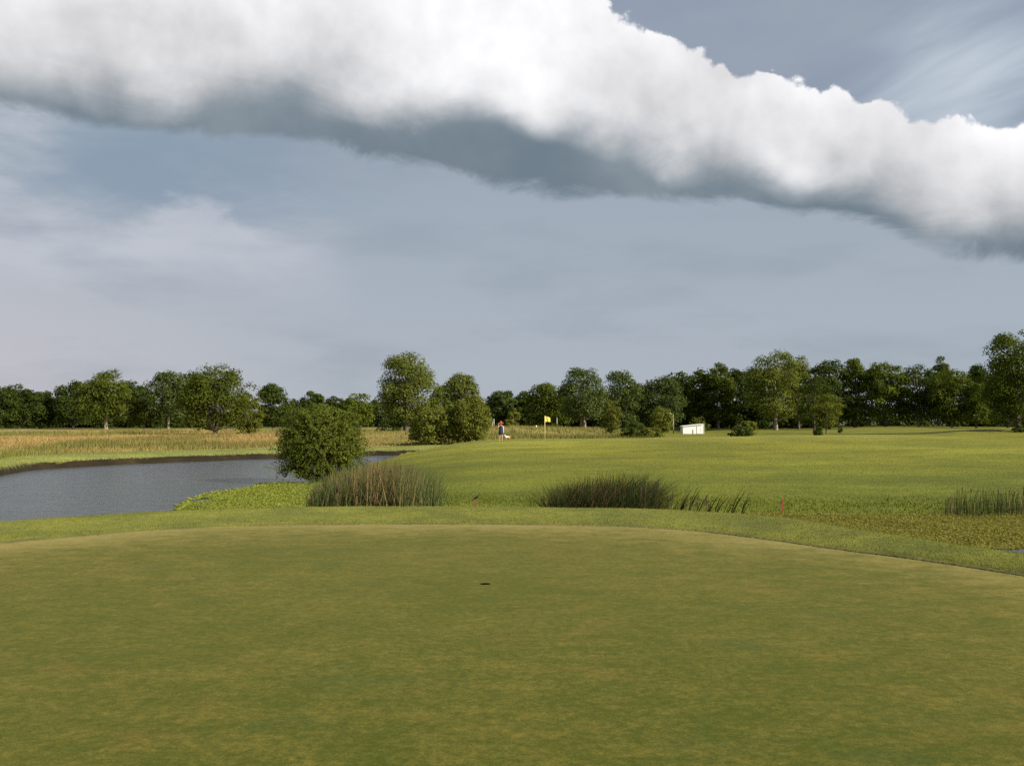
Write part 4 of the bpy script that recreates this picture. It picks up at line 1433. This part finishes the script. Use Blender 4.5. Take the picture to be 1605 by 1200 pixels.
pole(774, 657, 175, 'grey pole standing beside the willow thicket left of the person', 0.12)
pole(873, 655, 200, 'thin grey pole behind the flag, above a small pointed bush', 0.10)
pole(1055.5, 649, 208, 'tall pale lamp pole behind the white shed, its lamp on an arm', 0.10, True)
o = MB().tube([(0, 0, -0.1), (0, 0, 0.55), (0, 0, 0.62)], [0.13, 0.13, 0.05], 8).build('marker_post', M_WHITE, None, True)
xm = x_at(840.5, 175); o.location = (xm, 175, h1(xm, 175))
tag(o, 'tiny white marker post in front of the dark wood left of the flag', 'post')
o = MB().tube([(0, 0, -0.1), (0, 0, 0.8), (0, 0, 0.9)], [0.13, 0.13, 0.05], 8).build('marker_post', plain('pale_wood', (0.5, 0.47, 0.3), 0.8), None, True)
xm = x_at(771, 160); o.location = (xm, 160, h1(xm, 160))
tag(o, 'short pale post at the foot of the grey pole beside the willows', 'post')


# ------------------------------------------------------------------ white shed
def shed():
    d = 205.0; x0 = x_at(1087, d); g = h1(x0, d)
    root = empty('white_shed', (x0, d, g), 'small white lean-to shed with a roof rising to the right', 'shed')
    W_, D_ = 33 / F * d, 3.0
    zl = z_at(668.2, d) - g; zr = z_at(664.6, d) - g
    h_ = W_ / 2
    wall = MB().prism([(-h_, 0, -0.3), (h_, 0, -0.3), (h_, 0, zr), (-h_, 0, zl)], (0, D_, 0))
    wall.build('wall', M_WHITE, root)
    slope = (zr - zl) / W_
    e = 0.16
    MB().prism([(-h_ - e, -0.2, zl - slope * e + 0.004), (h_ * 0.86, -0.2, zr - slope * h_ * 0.14 + 0.004), (h_ * 0.86, -0.2, zr - slope * h_ * 0.14 + 0.12), (-h_ - e, -0.2, zl - slope * e + 0.12)], (0, D_ + 0.4, 0)).build('roof', M_WHITE, root)
    MB().box((h_ - 0.06, -0.02, zr / 2 + 0.06), (0.12, 0.08, zr + 0.1)).build('corner_post', M_TRIM, root)
    dr = empty_child('door', root, (0.26 * W_, -0.03, 0))
    MB().box((0, 0, 0.78), (0.72, 0.05, 1.5)).build('door_panel', M_WHITE, dr)
    fr = MB()
    fr.box((-0.40, -0.012, 0.80), (0.07, 0.06, 1.6)).box((0.40, -0.012, 0.80), (0.07, 0.06, 1.6)).box((0, -0.012, 1.64), (0.87, 0.06, 0.08))
    fr.build('door_frame', M_TRIM, dr)
    MB().box((0.28, -0.04, 0.75), (0.05, 0.05, 0.12)).build('door_handle', M_GREY, dr)
    MB().box((-0.01 * W_, -0.05, 0.42), (0.20, 0.10, 0.95)).build('meter_box', M_GDOOR, root)


def empty_child(name, parent, loc):
    o = bpy.data.objects.new(name, None)
    o.empty_display_size = 0.1
    o.location = loc
    return link(o, parent)


shed()

# gravel strip of cart path in front of the wood
def cart_path():
    P = []
    for i in range(40):
        f = i / 39
        px = 905 + 60 * f; d = 196 + 3 * f
        P.append((x_at(px, d), d))
    V = []; Q = []
    for i, (x, y) in enumerate(P):
        for k, dy in enumerate((-1.3, 1.3)):
            V.append((x, y + dy, h1(x, y + dy) + 0.05))
    for i in range(39):
        Q.append([2 * i, 2 * i + 2, 2 * i + 3, 2 * i + 1])
    o = np_mesh('cart_path', np.array(V), np.array(Q), plain('pale_gravel', (0.33, 0.31, 0.26), 0.9))
    tag(o, kind='structure')


cart_path()

# ------------------------------------------------------------------ person and dog
M_SKIN = plain('skin', (0.55, 0.33, 0.23), 0.6, 0, 20, 0.05)
M_NAVY = plain('navy_cloth', (0.012, 0.016, 0.055), 0.85, 0, 30, 0.2)
M_HAT = plain('red_straw', (0.40, 0.055, 0.022), 0.8, 0.2, 60, 0.15)
M_HAIR = plain('auburn_hair', (0.16, 0.05, 0.02), 0.6)
M_SLEEVE = plain('pale_blue_cloth', (0.40, 0.48, 0.58), 0.85)


def skin_body(name, verts, edges, radii, mat, parent, root_i=0, sub=2):
    me = bpy.data.meshes.new(name)
    me.from_pydata(verts, edges, [])
    o = bpy.data.objects.new(name, me)
    link(o, parent)
    sk = o.modifiers.new('skin', 'SKIN')
    me.skin_vertices.new() if not me.skin_vertices else None
    for i, rr in enumerate(radii):
        r3 = rr if isinstance(rr, tuple) else (rr, rr)
        me.skin_vertices[0].data[i].radius = r3
        me.skin_vertices[0].data[i].use_root = (i == root_i)
    sk.use_smooth_shade = True
    s_ = o.modifiers.new('sub', 'SUBSURF'); s_.levels = sub; s_.render_levels = sub
    me.materials.append(mat)
    return o


def person():
    d = 90.0; x = x_at(785, d); g = h1(x, d)
    root = empty('person', (x, d, g), 'person in a short navy dress and wide red hat, one hand raised to the brim', 'person')
    v = []; e = []; rd = []

    def add(p, r_, par=None):
        v.append(p); rd.append(r_)
        if par is not None:
            e.append((par, len(v) - 1))
        return len(v) - 1
    pel = add((0, 0, 0.92), (0.15, 0.11))
    waist = add((0, 0, 1.06), (0.12, 0.09), pel)
    chest = add((0, 0, 1.25), (0.145, 0.10), waist)
    neckb = add((0, 0.01, 1.39), (0.075, 0.07), chest)
    neck = add((0, -0.005, 1.45), 0.048, neckb)
    jaw = add((0, -0.025, 1.53), (0.062, 0.072), neck)
    head = add((0, -0.01, 1.62), (0.078, 0.092), jaw)
    add((0, 0.0, 1.69), (0.055, 0.065), head)
    add((0, -0.115, 1.575), 0.012, jaw)             # nose
    for s_ in (-1, 1):
        hip = add((s_ * 0.085, 0, 0.86), 0.092, pel)
        knee = add((s_ * 0.10, -0.015, 0.48), 0.056, hip)
        calf = add((s_ * 0.105, 0.015, 0.34), 0.053, knee)
        ank = add((s_ * 0.11, 0.02, 0.085), 0.036, calf)
        heel = add((s_ * 0.11, 0.03, 0.035), 0.034, ank)
        add((s_ * 0.125, -0.14, 0.028), (0.036, 0.024), heel)

    def hand(wr, dirv_, side):
        dv = Vector(dirv_).normalized()
        sidev = Vector(side).normalized()
        w0 = Vector(v[wr])
        palm = add(tuple(w0 + dv * 0.075), (0.034, 0.016), wr)
        pc = Vector(v[palm])
        for k, (off, ln) in enumerate(((-0.028, 0.055), (-0.010, 0.068), (0.010, 0.064), (0.027, 0.050))):
            a = add(tuple(pc + sidev * off + dv * 0.028), 0.0095, palm)
            b = add(tuple(pc + sidev * off * 1.1 + dv * (0.028 + ln * 0.55) + Vector((0, -0.008, 0))), 0.0085, a)
            add(tuple(pc + sidev * off * 1.1 + dv * (0.028 + ln) + Vector((0, -0.022, 0))), 0.007, b)
        th = add(tuple(w0 + dv * 0.035 - sidev * 0.034), 0.011, wr)
        add(tuple(w0 + dv * 0.075 - sidev * 0.058), 0.009, th)
    # raised arm (towards the hat brim)
    sh = add((-0.165, 0, 1.355), 0.052, neckb)
    el = add((-0.255, -0.16, 1.24), 0.041, sh)
    wr = add((-0.20, -0.235, 1.47), 0.029, el)
    hand(wr, (0.2, 0.25, 1), (1, 0, 0))
    sh = add((0.165, 0, 1.355), 0.052, neckb)
    el = add((0.215, 0.02, 1.09), 0.041, sh)
    wr = add((0.225, -0.04, 0.87), 0.029, el)
    hand(wr, (0.0, -0.1, -1), (0, 1, 0))
    skin_body('body', v, e, rd, M_SKIN, root, 0, 2)
    # dress: lathe around the torso
    prof = [(0.165, 0.125, 0.60), (0.205, 0.165, 0.62), (0.195, 0.155, 0.78), (0.185, 0.145, 0.92), (0.150, 0.118, 1.06), (0.172, 0.130, 1.24), (0.158, 0.115, 1.36), (0.085, 0.08, 1.405)]
    V = []; Fc = []; n = 20
    for (a, b, z) in prof:
        for k in range(n):
            an = 2 * PI * k / n
            fl = 1 + (0.05 * math.sin(an * 6) if z < 0.8 else 0)
            V.append((a * math.cos(an) * fl, b * math.sin(an) * fl, z))
    for i in range(len(prof) - 1):
        for k in range(n):
            Fc.append([i * n + k, i * n + (k + 1) % n, (i + 1) * n + (k + 1) % n, (i + 1) * n + k])
    np_mesh('dress', np.array(V), np.array(Fc), M_NAVY, root, None, True)
    # pale blue cover-up hanging on the lowered arm
    MB().tube([(0.17, 0.0, 1.37), (0.222, 0.02, 1.1), (0.232, -0.01, 0.90), (0.245, 0.0, 0.72)], [0.06, 0.062, 0.058, 0.03], 10).build('sleeve', M_SLEEVE, root, True)
    # hair and hat
    hb = MB()
    hb.tube([(0, 0.035, 1.70), (0, 0.05, 1.60), (0, 0.07, 1.48), (0, 0.075, 1.38)], [0.08, 0.098, 0.088, 0.05], 12)
    hb.build('hair', M_HAIR, root, True)
    prof = [(0.275, 1.610), (0.285, 1.620), (0.20, 1.655), (0.115, 1.675), (0.112, 1.74), (0.085, 1.80), (0.0, 1.815)]
    V = []; Fc = []; n = 28
    for (a, z) in prof:
        for k in range(n):
            an = 2 * PI * k / n
            V.append((a * math.cos(an), a * 0.9 * math.sin(an), z + 0.03 * math.cos(2 * an) * (a > 0.2) - 0.0 + 0.06 * math.sin(an) * a))
    for i in range(len(prof) - 1):
        for k in range(n):
            Fc.append([i * n + k, i * n + (k + 1) % n, (i + 1) * n + (k + 1) % n, (i + 1) * n + k])
    hat = np_mesh('hat', np.array(V), np.array(Fc), M_HAT, root, None, True)
    so = hat.modifiers.new('thick', 'SOLIDIFY'); so.thickness = 0.008
    for s_ in (-1, 1):
        MB().tube([(s_ * 0.032, -0.098, 1.605), (s_ * 0.032, -0.106, 1.605)], [0.012, 0.006], 8).build('eye', M_DARK, root, True)
    MB().box((0, -0.094, 1.535), (0.045, 0.008, 0.010)).build('mouth', plain('lips', (0.35, 0.08, 0.07), 0.5), root)


person()


def dog():
    d = 90.5; x = x_at(796, d); g = h1(x, d)
    root = empty('dog', (x, d, g), 'small white and tan dog standing on the far green beside the person', 'dog')
    M_FUR = None
    m, t, out = new_mat('white_tan_fur')
    co = t.node('ShaderNodeTexCoord').outputs['Object']
    sp = t.node('ShaderNodeSeparateXYZ'); t.l.new(co, sp.inputs[0])
    nz = t.noise(co, 9, 3)
    back = t.step(t.add(sp.outputs[2], t.mul(t.sub(nz, 0.5), 0.12)), 0.24, 0.30)
    rear = t.step(t.add(sp.outputs[0], t.mul(t.sub(nz, 0.5), 0.1)), 0.10, 0.16)
    kk = t.mix(back, (0.42, 0.20, 0.07), (0.85, 0.80, 0.70))
    kk = t.mix(rear, kk, (0.42, 0.17, 0.05))
    b = t.node('ShaderNodeBsdfPrincipled'); t.put(b.inputs['Base Color'], kk); b.inputs['Roughness'].default_value = 0.9
    t.l.new(b.outputs[0], out.inputs[0])
    v = []; e = []; rd = []

    def add(p, r_, par=None):
        v.append(p); rd.append(r_)
        if par is not None:
            e.append((par, len(v) - 1))
        return len(v) - 1
    mid = add((0.0, 0, 0.33), (0.085, 0.095))
    ch = add((-0.15, 0, 0.33), (0.088, 0.11), mid)
    hp = add((0.16, 0, 0.345), (0.075, 0.085), mid)
    nk = add((-0.235, 0, 0.42), (0.058, 0.062), ch)
    hd = add((-0.29, -0.01, 0.485), (0.062, 0.06), nk)
    sn = add((-0.37, -0.015, 0.462), (0.034, 0.032), hd)
    add((-0.415, -0.018, 0.458), (0.022, 0.02), sn)
    for s_ in (-1, 1):
        ea = add((-0.275, s_ * 0.055 - 0.01, 0.525), 0.024, hd)
        add((-0.27, s_ * 0.085 - 0.01, 0.475), 0.014, ea)
        a = add((-0.16, s_ * 0.06, 0.23), 0.040, ch)
        b1 = add((-0.165, s_ * 0.062, 0.12), 0.024, a)
        b2 = add((-0.16, s_ * 0.062, 0.03), 0.022, b1)
        add((-0.195, s_ * 0.064, 0.02), 0.022, b2)
        a = add((0.15, s_ * 0.062, 0.23), 0.050, hp)
        b1 = add((0.205, s_ * 0.064, 0.135), 0.025, a)
        b2 = add((0.19, s_ * 0.064, 0.03), 0.021, b1)
        add((0.155, s_ * 0.066, 0.02), 0.022, b2)
    tl = add((0.25, 0, 0.385), 0.026, hp)
    tl2 = add((0.32, 0, 0.45), 0.020, tl)
    add((0.34, 0, 0.52), 0.012, tl2)
    skin_body('body', v, e, rd, m, root, 0, 2)
    MB().tube([(-0.43, -0.018, 0.462), (-0.442, -0.018, 0.462)], [0.014, 0.006], 8).build('nose', M_DARK, root, True)
    for s_ in (-1, 1):
        MB().tube([(-0.335, s_ * 0.04 - 0.012, 0.50), (-0.345, s_ * 0.045 - 0.012, 0.50)], [0.009, 0.004], 6).build('eye', M_DARK, root, True)


dog()
